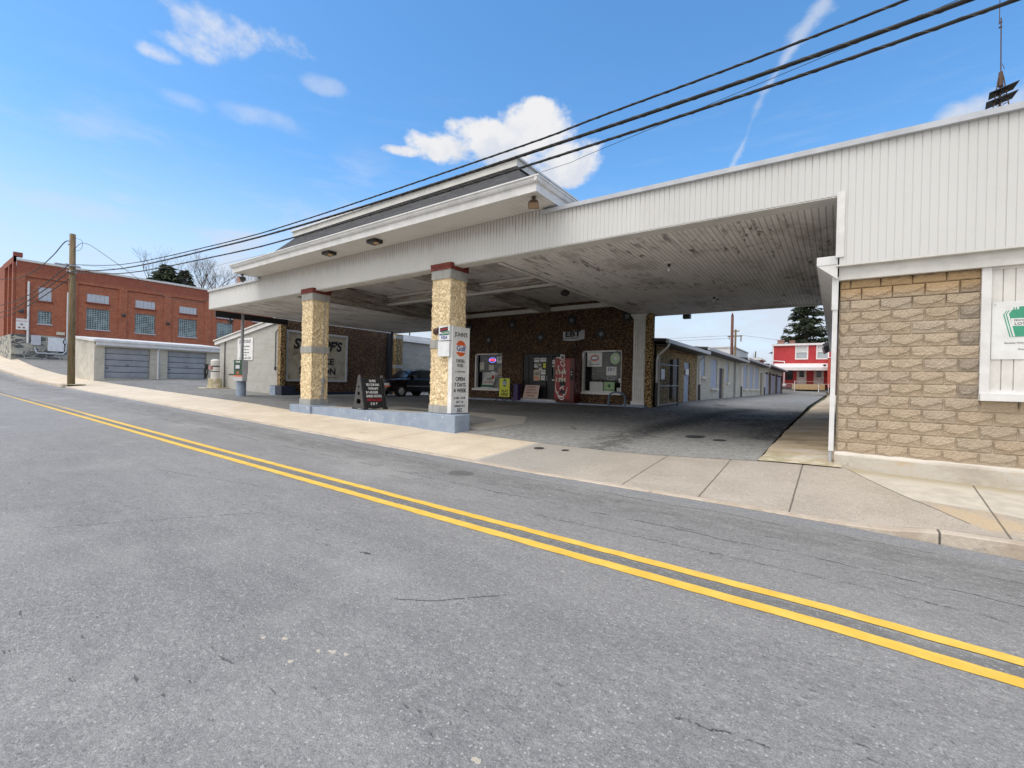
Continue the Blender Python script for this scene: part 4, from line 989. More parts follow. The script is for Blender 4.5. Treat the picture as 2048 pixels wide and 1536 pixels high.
# window posters (behind the glass)
yp = 19.955; wn = 'signs in the store windows'
def wposter(x0, x1, z0, z1, m_, lb, txt=(), ink='blue ink', y=None): return paper(x0, x1, z0, z1, y or yp, m_, 'window_sign', lb, 'sign', txt, wn, ink)
wposter(-15.40, -14.96, 2.66, 3.02, 'sign white', 'white EBT poster at the upper right of the left store window', [('EBT', .5, .66, .2, .015)])
wposter(-16.6, -16.3, 2.30, 2.72, 'cream paper', 'narrow cream notice at the left edge of the left store window', [('A', .4, .8, .1)], 'ink')
wposter(-15.95, -15.6, 2.28, 2.56, 'cream paper', 'blank-looking cream note in the middle of the left store window')
o = wposter(-15.78, -15.5, 1.66, 2.20, 'sign white', 'white flyer with a red round mark in the left store window'); MB().fell(Fr((-15.64, yp-.007, 1.88), UX), 0, 0, .11, .12, 0, .004).build('red_mark', 'red print', o)
o = MB().fpoly(Fr((-16.5, 19.95, 1.30), UX), [(0, 0), (.85, 0), (1.0, .62), (.28, .62)], 0, .004).build('window_sign', 'sign white'); tag(o, 'slanted white DELI sign with red and green lower lines in the left store window', 'sign', wn)
Fd = Fr((-16.5, 19.944, 1.30), UX); MB().text(Fd, 'DELI', .62, .48, .2, .001, .004, .02, shear=.3).build('lettering', 'ink', o); MB().text(Fd, '@ WORK', .55, .3, .14, .001, .004, .02, shear=.3).build('lettering', 'red print', o); MB().fpoly(Fd, [(.0, .02), (.86, .02), (.9, .14), (.05, .14)], .001, .003).build('green_strip', 'green print', o)
o = MB().ell((-15.25, 20.12, 2.22), .2, .1, .26).build('paper_bag', 'tan box', smooth=True); tag(o, 'rounded tan paper bag behind the left store window', 'bag')
on = thing('neon_sign', 'glowing oval OPEN neon sign in the left store window', 'neon sign', (-15.75, 19.97, 2.7))
Fo = Fr((-15.72, 19.97, 2.84), UX); ring = [(.24*math.cos(a*math.pi/12), .125*math.sin(a*math.pi/12)) for a in range(25)]
MB().tube([Fo.p(a, b_) for a, b_ in ring], .012, 6).build('outer_tube', 'neon blue', on); MB().text(Fo, 'OPEN', 0, 0, .15, 0, .01, .01).build('word_tube', 'neon red', on)
o = MB().tube([Fr((-16.25, 19.98, 2.8), UX).p(.2*math.cos(a*math.pi/8), .09*math.sin(a*math.pi/8)+.05*math.cos(a*math.pi/8)) for a in range(17)], .01, 6).build('window_sign', 'grey metal'); tag(o, 'unlit grey outline sign left of the OPEN sign in the left store window', 'sign', wn)
o = wposter(-9.86, -9.08, 2.46, 3.16, 'sign white', 'large white flyer with an orange-framed blue shape in the right store window')
Fq = Fr((-9.86, yp-.007, 2.46), UX); MB().fell(Fq, .40, .42, .24, .17, 0, .002, 12).build('orange_shape', 'orange print', o); MB().fell(Fq, .40, .42, .2, .11, .0022, .004, 16).build('blue_shape', 'blue ink', o); MB().fell(Fq, .40, .42, .16, .07, .0042, .006, 16).build('white_shape', 'sign white', o); MB().fbox(Fq, .15, .65, .1, .13, 0, .003).build('caption_line', 'grey ink', o)
o = MB().fell(Fr((-8.42, yp, 2.84), UX), 0, 0, .24, .27, 0, .006, 32).build('window_sign', 'pale green paper'); tag(o, 'round pale yellow-green sign in the right store window', 'sign', wn); MB().fell(Fr((-8.42, yp-.007, 2.84), UX), .02, .02, .09, .1, 0, .003, 5).build('centre_mark', 'card sign white', o)
wposter(-8.84, -8.34, 2.05, 2.46, 'sign white', 'white EBT poster with blue letters in the right store window', [('EBT', .5, .66, .23, .02)])
o = wposter(-8.9, -8.3, 1.80, 2.03, 'navy paint', 'dark blue card with a white oval outline in the right store window'); MB().tube([Fr((-8.6, yp-.012, 1.915), UX).p(.2*math.cos(a*math.pi/12), .07*math.sin(a*math.pi/12)) for a in range(25)], .006, 6).build('oval_outline', 'sign white', o)
o = wposter(-8.95, -8.42, 1.28, 1.74, 'pale green paper', 'pale green PLAY HERE poster low in the right store window', [('PLAY HERE', .5, .16, .1, .02)], 'green print'); MB().fell(Fr((-8.68, yp-.007, 1.56), UX), 0, 0, .07, .08, 0, .003, 8).build('leaf_mark', 'green print', o)
o = MB().box(-9.7, -9.02, 19.98, 20.3, 1.27, 1.74).build('white_box', 'sign white'); tag(o, 'plain white box standing at the bottom of the right store window', 'box')
wposter(-8.3, -8.12, 1.3, 1.48, 'sign white', 'small white card right of the green poster in the right store window', [('?', .5, .5, .14)], 'ink')
wposter(-8.22, -8.1, 1.72, 1.92, 'card sign white', 'narrow pale card at the right edge of the right store window')
# play here stand
ps = thing('pavement_sign', 'yellow PLAY HERE lottery sign in a black frame standing before the store wall', 'sign', (-14.05, 18.95, .64))
Fp = Fr((-14.42, 18.95, .86), UX); MB().fbox(Fp, -.04, .72, -.04, 1.0, -.04, -.001).cyl((-14.38, 18.98, .86), (-14.55, 18.75, .62), .02).cyl((-13.75, 18.98, .86), (-13.9, 18.72, .62), .02).cyl((-14.38, 18.98, .86), (-14.35, 19.25, .64), .02).cyl((-13.75, 18.98, .86), (-13.7, 19.25, .64), .02).build('frame', 'black plastic', ps)
MB().fbox(Fp, .01, .67, .0, .96, -.001, .006).build('panel', 'sign yellow', ps)
MB().text(Fp, 'PLAY', .36, .28, .19, .007, .011, .03, shear=.2).text(Fp, 'HERE!', .34, .11, .19, .007, .011, .03, shear=.2).build('lettering', 'ink', ps)
MB().fpoly(Fp, [(.2, .80), (.5, .80), (.5, .83), (.42, .83), (.42, .93), (.28, .93), (.28, .83), (.2, .83)], .007, .01).fpoly(Fp, [(.24, .6), (.46, .6), (.43, .52), (.27, .52)], .007, .01).build('hat_mark', 'green print', ps)
MB().fpoly(Fp, [(.2, .78), (.5, .78), (.47, .62), (.23, .62)], .007, .01).build('keystone_mark', 'pale blue paint', ps)
o = MB().box(-13.62, -13.35, 19.1, 19.4, .7, 1.55).build('crate_stack', 'purple plastic'); tag(o, 'dark purple crate stack against the wall left of the store door', 'crate')
# paper sign before the door
o = MB().prism([(-13.2, 19.36, .82), (-12.28, 19.36, .82), (-12.25, 19.5, 1.5), (-13.12, 19.5, 1.5)], (0, .015, 0)).build('handwritten_sign', 'pink paper'); tag(o, 'large pale handwritten board leaning at the foot of the store door', 'sign')
Fh = Fr((-13.2, 19.352, .82), UX, (0, .2, 1)); hb = MB()
for s_, z, c_ in (("STUDENTS", .58, 'ink'), ("THERE ARE", .44, 'ink'), ("CAMERAS ON", .29, 'ink'), ("PREMISES", .13, 'ink')): hb.text(Fh, s_, .47, z, .125, .002, .004, .004)
hb.build('lettering', 'brown print', o)

# ================================================================= vending machine
vm = thing('vending_machine', 'tall red soft drink vending machine with white script beside the store door', 'vending machine', (-10.56, 19.0, .72))
MB().box(-11.1, -10.02, 19.0, 19.66, .78, 2.84).box(-11.05, -10.07, 19.05, 19.6, .70, .78).build('cabinet', 'machine dark red', vm, bevel=.02)
F = Fr((-11.1, 19.0, .78), UX)
MB().fbox(F, .02, .86, .1, 2.02, 0, .035).build('front_panel', 'machine red', vm, bevel=.01)
MB().fbox(F, .86, 1.06, .1, 2.02, 0, .03).build('side_rail', 'machine dark red', vm)
sc = MB(); sc.text(F, 'Coca-Cola', .40, 1.08, .56, .037, .041, -.004, shear=.4, rot=math.pi/2, space=.92)
wv = []; 
for i in range(25):
    u = i/24; wv.append((.10+.55*math.sin(u*1.9+.0)**1.2*(1 if 1 else 0), .95-.72*u+.0))
sw = MB(); up_, lo_ = [], []
for i in range(25):
    a = -0.35+i/24*3.4; cx, cy, rx, ry = .40, .72, .32, .52
    x, y = cx-rx*math.cos(a), cy-ry*math.sin(a); w_ = .004+.032*math.sin(i/24*math.pi)
    up_.append((x-w_*math.cos(a)*-1, y+w_*math.sin(a))); lo_.append((x+w_*math.cos(a)*-1, y-w_*math.sin(a)))
for i in range(24): sw.fpoly(F, [up_[i], up_[i+1], lo_[i+1], lo_[i]], .037, .041)
sc.build('script_lettering', 'sign white', vm); sw.build('wave_stripe', 'sign white', vm)
bt = MB()
for r in range(2):
    for c in range(4):
        x, z = .14+c*.155, 1.38-r*.36
        bt.fpoly(F, [(x-.04, z-.11), (x+.04, z-.11), (x+.04, z+.05), (x+.02, z+.11), (x-.02, z+.11), (x-.04, z+.05)], .042, .06)
bt.build('selection_buttons', 'cream paper', vm, bevel=.004)
MB().fbox(F, .3, .62, .72, .98, .04, .05).fbox(F, .32, .62, .36, .52, .04, .055).fbox(F, .87, 1.02, 1.0, 1.55, .03, .05).build('display_slot', 'ink', vm)
MB().fbox(F, .9, .97, 1.36, 1.42, .05, .056).fbox(F, .9, .98, 1.24, 1.3, .05, .056).build('coin_slot', 'galvanised', vm)
MB().text(Fr((-10.02, 19.33, 1.8), UY), 'Coke', 0, 0, .6, .001, .004, .01, shear=.35, rot=math.pi/2).build('side_script', mat('dull pink', color=(.3, .2, .2), rough=.5), vm)
# bike rack hoop
pts = [(-8.28, 19.0, .58), (-8.28, 19.0, 1.05)]+[(-7.9-.38*math.cos(a*math.pi/12), 19.0+.0*a, 1.05+.24*math.sin(a*math.pi/12)) for a in range(1, 12)]+[(-7.52, 19.0, 1.05), (-7.52, 19.0, .58)]
o = MB().tube(pts, .042, 10).build('bollard_hoop', 'bollard blue', smooth=True); tag(o, 'blue grey steel hoop guarding the store corner under the right window', 'hoop')

# ================================================================= left stucco building with the big sign
sb = thing('stucco_building', 'brown stucco wall at the left of the canopy carrying the old framed service sign', 'building', (-28, 17.2, .5))
F = Fr((-25.72, 13.3, .45), UY)
wall(F, 7.9, 4.45, [], .2).build('wall', 'brown pebble stucco', sb)
MB().box(-30, -25.74, 13.75, 21.2, .2, 4.85).box(-25.74, -25.4, 13.02, 13.3, .45, 4.85).build('side_wall', 'tan pebble stucco', sb)
MB().box(-26.35, -25.1, 12.95, 13.75, .35, 1.12).box(-25.73, -25.45, 13.75, 21.2, .35, .75).build('plinth', 'navy paint', sb)
MB().box(-26.36, -25.75, 12.93, 12.949, .4, 1.1).build('plinth_face', 'blue painted concrete', sb)
MB().box(-25.72, -25.5, 20.6, 21.0, .6, 4.82).build('corner_post', 'dark paint', sb)
MB().box(-25.70, -25.2, 21.0, 21.62, .5, 4.82).build('end_pier', 'tan pebble stucco', sb)
MB().box(-25.72, -25.18, 20.99, 21.64, 4.5, 4.72).box(-25.72, -25.18, 20.99, 21.64, 2.42, 2.66).build('block_band', 'light grey block', sb)
MB().cyl((-25.66, 13.16, .4), (-25.66, 13.16, 4.85), .06).build('downpipe', 'grey metal', sb)
bs = thing('service_sign', 'large aged framed service station sign with black lettering on the brown stucco wall', 'sign', (-25.68, 15.45, 1.36))
F = Fr((-25.69, 13.45, 1.38), UY); W_, H_ = 4.0, 2.96
MB().fbox(F, .1, W_-.1, .1, H_-.1, 0, .03).build('board', 'aged sign board', bs)
MB().fbox(F, 0, W_, 0, .12, 0, .08).fbox(F, 0, W_, H_-.12, H_, 0, .08).fbox(F, 0, .12, .12, H_-.12, 0, .08).fbox(F, W_-.12, W_, .12, H_-.12, 0, .08).build('frame', 'light grey paint', bs)
MB().text(F, "STUMPF'S", 2.0, 2.18, .8, .031, .036, .045, shear=.18, sx=.93).text(F, 'SERVICE', 2.0, 1.23, .55, .031, .036, .035, sx=1.05).text(F, 'STATION', 2.0, .62, .55, .031, .036, .035, sx=1.05).fbox(F, 1.2, 3.3, .24, .27, .031, .036).build('lettering', 'ink', bs)

# block building beside it
def shed_front(F, W, h0, h1): return [(0, 0), (W, 0), (W, h1), (0, h0)]
bb = thing('block_building', 'grey painted block building with a sloping white-edged roof and a white station notice', 'building', (-30.2, 13.3, .5))
F = Fr((-34.0, 13.3, .3), UX); W_ = 8.25
MB().fpoly(F, [(0, 0), (W_, 0), (W_, 4.45), (0, 3.5)], -8, 0).build('wall', 'grey block street side', bb)
MB().fpoly(F, [(-.55, 3.38), (W_, 4.5), (W_, 4.72), (-.55, 3.6)], -8.2, .12).build('roof', 'white paint', bb)
MB().fpoly(F, [(-.6, 3.63), (W_, 4.74), (W_, 4.82), (-.6, 3.7)], -8.3, .2).build('roof_edge', 'off white trim', bb)
MB().cyl(F.p(.9, .4, .05), F.p(.9, 3.6, .05), .03).cyl(F.p(7.55, 1.9, .05), F.p(7.55, 3.9, .05), .025).cyl(F.p(7.55, 3.9, .05), F.p(7.9, 4.1, .05), .025).build('conduit', 'dark metal', bb)
MB().fbox(F, .85, .97, .35, .55, 0, .08).fbox(F, 7.48, 7.62, 1.7, 1.9, 0, .08).build('junction_box', 'dark metal', bb)
sn = thing('wall_notice', 'white board with station name lines on the grey block wall behind the steel post', 'sign', (-30.3, 13.2, 2.6))
F2 = Fr((-31.28, 13.29, 2.62), UX)
MB().fbox(F2, 0, 2.05, 0, 1.38, 0, .03).build('board', 'sign white', sn)
b = MB()
for s_, z, q, bo in (("JOHN'S GULF", 1.16, .28, .02), ("Full Service Station", .86, .17, .008), ("and convenience store", .66, .12, .0), ("1/4 mile past light turn left", .48, .11, .0), ("Open 7 days", .32, .11, .0), ("Convenience Store & Deli", .13, .16, .006)): MB().text(F2, s_, 1.02, z, q, .031, .036, bo, sx=.92).build('lettering', 'grey ink', sn)

# ================================================================= garage with two doors
ga = thing('block_garage', 'low grey block garage with two blue grey overhead doors at the left', 'garage', (-47.5, 13.2, 1.0))
F = Fr((-44, 8.97, 1.0), UY)
D1 = (.58, 3.3, .22, 2.52); D2 = (4.45, 7.25, .26, 2.5)
wall(F, 9.2, 2.95, [D1, D2], .25).build('wall', 'warm block', ga)
MB().add([(-44, 8.97, .9), (-51.2, 8.97, .9), (-51.2, 8.97, 4.45), (-44, 8.97, 3.9)], [(0, 1, 2, 3)]).build('side_wall', mat('cement render', color=(.50, .475, .42), rough=.9, var=.2, nscale=1.5), ga)
MB().box(-51.2, -51, 9, 18.1, .9, 4.4).box(-51, -44.02, 18, 18.15, .9, 4).build('rear_wall', 'grey block', ga)
MB().prism([(-43.55, 8.85, 3.86), (-51.3, 8.85, 4.46), (-51.3, 8.85, 4.62), (-43.55, 8.85, 4.02)], (0, 9.5, 0)).build('roof', 'pale roof', ga)
MB().box(-43.62, -43.52, 8.95, 18.2, 3.9, 4.05).box(-43.72, -43.62, 9.0, 18.2, 3.62, 3.88).box(-44.0, -43.62, 9.0, 18.2, 3.6, 3.64).build('gutter', 'white metal', ga)
for (a0, a1, b0, b1) in (D1, D2):
    d = MB(); n = 5
    for i in range(n):
        z0, z1 = b0+(b1-b0)*i/n, b0+(b1-b0)*(i+1)/n
        d.fbox(F, a0+.02, a1-.02, z0+.02, z1-.02, -.2, -.16)
        for c in range(4):
            w_ = (a1-a0-.1)/4; d.fbox(F, a0+.05+c*w_+.08, a0+.05+(c+1)*w_-.08, z0+.1, z1-.1, -.161, -.135)
    d = d.build('garage_door', 'blue grey garage door', ga); MB().fbox(F, a0, a1, b0, b1, -.24, -.205).build('backing', 'ink', d)
    MB().fbox(F, (a0+a1)/2-.08, (a0+a1)/2+.08, b0+1.0, b0+1.04, -.15, -.11).fbox(F, a0+.1, a0+.25, b0+.72, b0+.79, -.15, -.12).build('handle', 'ink', d)
MB().tube([F.p(3.92, 2.75, .36), F.p(3.86, 2.6, .2), F.p(3.8, 2.45, .06), F.p(3.8, .15, .06)], .06, 8).build('downpipe', 'white metal', ga)
va = thing('vacuum_station', 'white cylindrical tire and vacuum station with coiled black hose on a round concrete base', 'vacuum', (-33.1, 12.7, .8))
zz = hlot(-33.1, 12.7)
MB().cyl((-33.1, 12.7, zz), (-33.1, 12.7, zz+.62), .42, .38, 24).cyl((-33.1, 12.7, zz-.02), (-33.1, 12.7, zz+.03), .95, .95, 24).build('base', 'stained concrete', va)
MB().cyl((-33.1, 12.7, zz+.62), (-33.1, 12.7, zz+1.75), .25, .25, 24).ell((-33.1, 12.7, zz+1.75), .27, .27, .14, 20, 8).cyl((-33.1, 12.7, zz+1.6), (-33.1, 12.7, zz+1.66), .28, .28, 24).build('cylinder', 'vacuum white', va, smooth=False)
MB().box(-33.3, -32.95, 12.38, 12.5, zz+1.2, zz+1.45).build('label_plate', mat('faded label', color=(.4, .2, .2)), va)
MB().cyl((-33.1, 12.7, zz+1.38), (-33.1, 12.7, zz+1.46), .26, .26, 20).cyl((-33.1, 12.7, zz+1.05), (-33.1, 12.7, zz+1.1), .26, .26, 20).build('strap', 'ink', va)
h = MB()
for k, dxx in enumerate((-.55, -.45, -.68)):
    h.tube([(-33.1+dxx+.1*math.sin(a*.52), 12.45-.05*k, zz+1.55-.0*k-(.62+.1*k)*(1-math.cos(a*math.pi/6))*.5-0) for a in range(0, 7)]+[(-33.1+dxx-.12, 12.4, zz+.6), (-33.1+dxx-.18-.05*k, 12.4, zz+1.1), (-33.1+dxx, 12.45, zz+1.55)], .035, 6)
h.build('hose', 'rubber', va)
# air and water box on the canopy post
ab = thing('air_pump', 'green and grey coin air pump box strapped to the steel post', 'air pump', (-24.85, 10.6, 1.36))
F = Fr((-25.02, 10.45, 1.36), UX)
MB().box(-25.02, -24.06, 10.45, 10.68, 1.36, 2.42).build('cabinet', 'pump grey', ab)
MB().fbox(F, .02, .94, .28, 1.06, 0, .012).build('front_panel', mat('dark pump green', color=(.015, .065, .035)), ab)
MB().fbox(F, .2, .76, .55, .85, .013, .02).build('dial_panel', 'ink', ab); MB().fbox(F, .26, .7, .62, .8, .021, .026).build('window_plate', 'light grey paint', ab)
MB().text(F, 'AIR', .48, .40, .17, .013, .018, .02).fbox(F, .02, .94, .22, .28, .0, .014).build('lettering', 'orange print', ab)
MB().text(F, 'TIRE AIR', .48, .96, .12, .013, .018, .02).build('heading', 'sign white', ab)
ph = thing('pay_phone', 'grey pay phone shell with shelf on the street side of the steel post', 'pay phone', (-25.35, 10.7, 1.36))
MB().box(-25.85, -25.07, 10.75, 11.15, 1.72, 2.38).box(-25.8, -25.07, 10.8, 11.1, 1.38, 1.62).build('shell', 'pump grey', ph); MB().box(-25.95, -25.05, 10.6, 11.1, 1.63, 1.71).build('shelf', 'ink', ph)

# ================================================================= brick building on the hill
bk = thing('brick_building', 'big two-storey red brick building with glass block windows and stone base on the hill', 'building', (-82, 22, 3))
F = Fr((-78, 8.95, 2.2), UY)
rows = [(-1, 10.77, 11.9, 10.1, 11.75, 'w'), (1, 10.76, 11.93, 7.35, 8.9, 'g'), (-1, 15.08, 17.25, 10.62, 11.7, 'w'), (1, 15.05, 17.35, 7.2, 9.85, 'g'), (-1, 20.0, 22.2, 10.62, 11.67, 'w'), (1, 19.98, 22.25, 7.2, 9.85, 'g'),
        (-1, 25.09, 27.27, 10.6, 11.6, 'w'), (1, 25.0, 27.33, 7.2, 9.8, 'g'), (-1, 30.0, 32.3, 10.5, 11.5, 'w'), (1, 30.0, 32.35, 7.2, 9.85, 'g'), (-1, 35.2, 37.3, 10.5, 11.5, 'w'), (1, 35.1, 37.4, 7.2, 9.85, 'g'), (-1, 40.2, 42.3, 10.5, 11.5, 'w')]
ops = [(a-8.95, b-8.95, c-2.2, d-2.2) for _, a, b, c, d, _k in rows]
bays = [(9.68, 13.3), (14.2, 18.25), (19.1, 23.2), (24.1, 28.35), (29.2, 33.4), (34.3, 38.5), (39.4, 43.5)]
wl = wall(F, 38, 12.35, ops, .25)
wl.build('wall', BY, bk)
# raised piers and header course between the bays
pr = MB(); prev = 8.95
for a, b in bays+[(44.4, 47)]:
    if prev < a: pr.fbox(F, prev-8.95, a-8.95, 3.7, 10.6, .001, .11)
    prev = b
pr.fbox(F, 0, 38, 10.6, 12.3, .001, .11).build('pier', BY, bk)
fc = MB(); 
for a, b in bays: fc.fbox(F, a-8.95, b-8.95, 10.5, 10.6, .001, .07)
fc.build('corbel', mat('corbel brick', color=(.2, .05, .03), rough=.9), bk)
MB().fbox(F, 0, 38, 12.3, 12.55, -.3, .22).build('coping', 'off white trim', bk)
MB().fbox(F, 0, 4.5, 0, 3.72, -.3, .16).fbox(F, 4.5, 38, 0, 2.0, -.3, .15).build('stone_base', 'stone rubble', bk)
# street side
F3 = Fr((-112, 8.95, 2.2), UX)
wall(F3, 33.88, 13.1, [(28.5, 29.9, 5.2, 8.2), (31.2, 32.6, 5.2, 8.2), (31.2, 32.6, 9.3, 11.2), (28.5, 29.9, 9.3, 11.2), (25, 26.4, 5.2, 8.2)], .3).build('street_wall', BX, bk)
MB().fbox(F3, 30.2, 30.8, 0, 12.2, .001, .25).fbox(F3, 33.1, 33.88, 0, 12.8, .001, .25).fbox(F3, 27, 27.6, 0, 12.2, .001, .25).fbox(F3, 26, 33.88, 12.1, 12.8, .0015, .24).fbox(F3, 33.3, 33.88, 12.8, 13.3, -.5, .24).build('street_pier', BX, bk)
MB().fbox(F3, 0, 34, 0, 3.7, .01, .3).build('street_stone_base', 'stone rubble', bk)
MB().box(-112, -78.3, 9.3, 46.9, 13.9, 14.4).build('roof', 'roof membrane', bk)
MB().box(-112, -78.3, 9.3, 46.9, 2, 13.9).build('core', 'interior dark', bk)
for s_, a, b, c, d, k_ in rows:
    if k_ == 'w':
        m_ = MB(); n = round((b-a)/.45)
        for i in range(n): m_.box(-78.08, -78.03, a+(b-a)*i/n+.012, a+(b-a)*(i+1)/n-.012, c, d)
        m_.box(-78.12, -78.08, a, b, c, d)
        w_ = m_.build('boarded_window', 'light grey paint', bk); MB().box(-78.1, -77.85, a-.1, b+.1, c-.16, c-.001).build('sill', mat('corbel brick'), w_)
    else:
        w_ = MB().box(-78.2, -78.12, a, b, c, d).build('window', 'glass block', bk); MB().box(-78.1, -77.9, a-.08, b+.08, c-.12, c-.001).build('sill', 'light grey paint', w_)
for k_, (a, b) in enumerate([(28.5, 29.9), (31.2, 32.6), (25, 26.4)]): MB().box(-112+a, -112+b, 9.2, 9.24, 7.4, 10.4).build('window', 'light grey paint', bk)
MB().cyl((-77.8, 9.93, 4.9), (-77.8, 9.93, 12.2), .10).cyl((-77.8, 13.28, 5.1), (-77.8, 13.28, 11.5), .075).cyl((-77.8, 13.75, 6.3), (-77.8, 13.75, 14.2), .09).build('downpipe', 'white metal', bk)
MB().tube([(-77.7, 10.5, 4.4), (-77.7, 10.7, 3.8), (-77.7, 12.9, 3.75), (-77.7, 13.2, 4.1), (-77.7, 13.25, 5.2)], .09, 8).build('conduit', 'light grey paint', bk)
MB().box(-77.8, -77.6, 10.2, 11.0, 4.75, 5.9).build('meter_box', 'light grey paint', bk); MB().box(-77.8, -77.6, 12.9, 13.4, 5.1, 5.5).build('meter_box', 'light grey paint', bk)
MB().box(-77.8, -77.6, 11.6, 13.0, 4.1, 5.75).build('panel_box', 'card sign white', bk)
for y, z in ((9.35, 8.6), (18.7, 9.4), (23.65, 8.9), (33.9, 9.2)): MB().ell((-77.7, y, z), .22, .25, .22, 8, 6).box(-77.88, -77.7, y-.08, y+.08, z-.06, z+.06).build('wall_lamp', 'dark metal', bk)
o = MB().box(-77.88, -77.8, 8.98, 10.0-.15, 6.45, 7.75).build('wall_sign', 'sign white'); tag(o, 'white wall board with a red heading at the corner of the brick building', 'sign')
Fs = Fr((-77.8, 8.98, 6.45), UY); MB().text(Fs, 'BOXING CLUB', .43, 1.0, .13, .002, .01, .02).build('heading', 'red print', o); [MB().fell(Fs, a_, b_, .12, .1, .002, .01, 8).build('round_mark', 'brown print', o) for a_, b_ in ((.43, .62), (.25, .25), (.62, .25))]
o = MB().box(-77.9, -77.82, 12.35, 13.1, 6.15, 6.5).build('wall_plaque', 'cream paper'); tag(o, 'small cream plaque above the meter boxes on the brick building', 'plaque')
for x, y, s_, lb in ((-80.5, 13.5, 1.2, 'small grey roof unit behind the parapet nearest the utility pole'), (-82, 25.5, 1.6, 'low grey roof vent in the middle of the brick building')):
    o = MB().box(x-s_, x+s_, y-s_, y+s_, 14.4, 15.25).build('roof_vent', 'grey metal', bevel=.1); tag(o, lb, 'roof vent')
o = MB().box(-60.7, -59.9, 25.5, 26.2, 9.5, 13.9).build('chimney', 'chimney brick'); tag(o, 'lone red brick chimney poking up behind the left end of the canopy', 'chimney')
# grey building behind the parked car
gb = thing('grey_outbuilding', 'long pale grey block wall with a white eave behind the parked black car', 'building', (-29, 30, .5))
MB().box(-34, -27.0, 22.6, 44, .2, 4.55).build('wall', 'grey block', gb)
MB().box(-34.3, -26.75, 22.3, 44.3, 4.55, 4.8).build('eave', 'white paint', gb); MB().box(-34.2, -26.9, 22.4, 44.2, 4.8, 5.05).build('roof', 'pale roof', gb)
MB().cyl((-27.2, 24.0, 5), (-27.2, 24.0, 5.35), .05).build('vent_pipe', 'dark metal', gb)

# ================================================================= row of buildings along the driveway
def rowb(name, label, y0, y1, ze, zr, wmat, ops, base=.3, X=-6.55, ys=None):
    ys = ys or y0
    t_ = thing(name, label, 'building', (X-3, (y0+y1)/2, .7))
    F = Fr((X, y0, base), UY)
    wall(F, y1-y0, ze-base+.12, [(a-y0, b-y0, c-base, d-base) for a, b, c, d in ops], .14).build('wall', wmat, t_)
    MB().box(X-9, X-8.9, ys, y1, base, zr).box(X-9, X-.01, y1-.1, y1-.002, base, ze+.2).box(X-9, X-.01, ys+.003, ys+.1, base, ze+.2).build('rear_walls', 'grey block', t_)
    MB().prism([(X+.62, y0-.25, ze+.02), (X-9.2, y0-.25, zr), (X-9.2, y0-.25, zr+.14), (X+.62, y0-.25, ze+.13)], (0, y1-y0+.3, 0)).build('roof', 'dark roof', t_)
    MB().box(X+.62, X+.74, y0-.25, y1+.05, ze-.06, ze+.10).build('gutter', 'galvanised', t_)
    MB().box(X+.01, X+.61, y0-.2, y1, ze-.10, ze-.07).build('soffit', 'dark paint', t_)
    return t_, F
def dpipe(t_, y, ze, X=-6.55, zb=.8, m='white metal'):
    MB().tube([(X+.68, y, ze-.06), (X+.62, y, ze-.2), (X+.12, y+.25, ze-.55), (X+.08, y+.25, ze-.75), (X+.08, y+.25, zb+.9)], .045, 8).build('downpipe', m, t_)
    MB().cyl((X+.08, y+.25, zb), (X+.08, y+.25, zb+.95), .06).build('downpipe_boot', 'dark metal', t_)
t1, F1 = rowb('stucco_shed', 'tan pebble-stucco shed with a sloping dark roof beside the driveway', 20.15, 27.35, 3.52, 4.0, 'tan pebble stucco', [(24.72, 25.9, .5, 2.93)], ys=23.2)
MB().prism([(-5.93, 19.45, 3.54), (-6.58, 19.45, 3.57), (-6.58, 19.45, 3.69), (-5.93, 19.45, 3.65)], (0, .445, 0)).build('roof_end', 'dark roof', t1); MB().box(-5.93, -5.81, 19.45, 19.89, 3.46, 3.62).build('gutter_end', 'galvanised', t1)
MB().box(-6.67, -6.62, 24.72, 25.9, .75, 2.93).build('door', 'door blue', t1); dpipe(t1, 19.75, 3.5)
MB().box(-6.54, -6.46, 20.1, 20.35, .6, 3.0).build('conduit', 'dark metal', t1)
o = MB().box(-6.56, -6.52, 24.95, 25.55, 2.25, 2.55).build('door_sign', 'sign white'); tag(o, 'small white sign on the blue door of the tan stucco shed', 'sign')
MB().box(-6.53, -6.4, 22.2, 23.0, 1.0, 2.9).build('conduit_box', 'dark metal', t1)
t2, F2_ = rowb('block_workshop', 'grey block workshop with boarded windows and a dark doorway, nearer of the two', 27.4, 41.6, 3.76, 4.3, 'warm block', [(28.3, 29.4, 2.25, 3.5), (31.0, 32.9, 1.57, 3.45), (33.6, 35.1, .6, 2.95), (36.0, 36.9, 2.0, 3.5)])
for a, b, c, d in ((28.3, 29.4, 2.25, 3.5), (31.0, 32.9, 1.57, 3.45), (36.0, 36.9, 2.0, 3.5)):
    w_ = MB().box(-6.66, -6.61, a, b, c, d).build('boarded_window', 'pale blue paint', t2); MB().box(-6.6, -6.42, a-.08, b+.08, c-.15, c-.001).build('sill', 'paper', w_)
MB().box(-6.72, -6.68, 33.6, 35.1, .6, 2.95).build('door', 'navy paint', t2); dpipe(t2, 27.5, 3.74); MB().cyl((-6.44, 39, .8), (-6.44, 39, 3.6), .07).build('conduit', 'grey metal', t2)
t3, F3_ = rowb('block_workshop', 'grey block workshop with a row of three blue boarded windows, farther of the two', 41.65, 56.3, 4.0, 4.55, 'warm block', [(43.6, 45.7, 1.55, 3.7), (46.9, 49.3, 1.55, 3.72), (50.3, 53.0, 1.55, 3.75), (54.4, 56.0, .6, 3.3)])
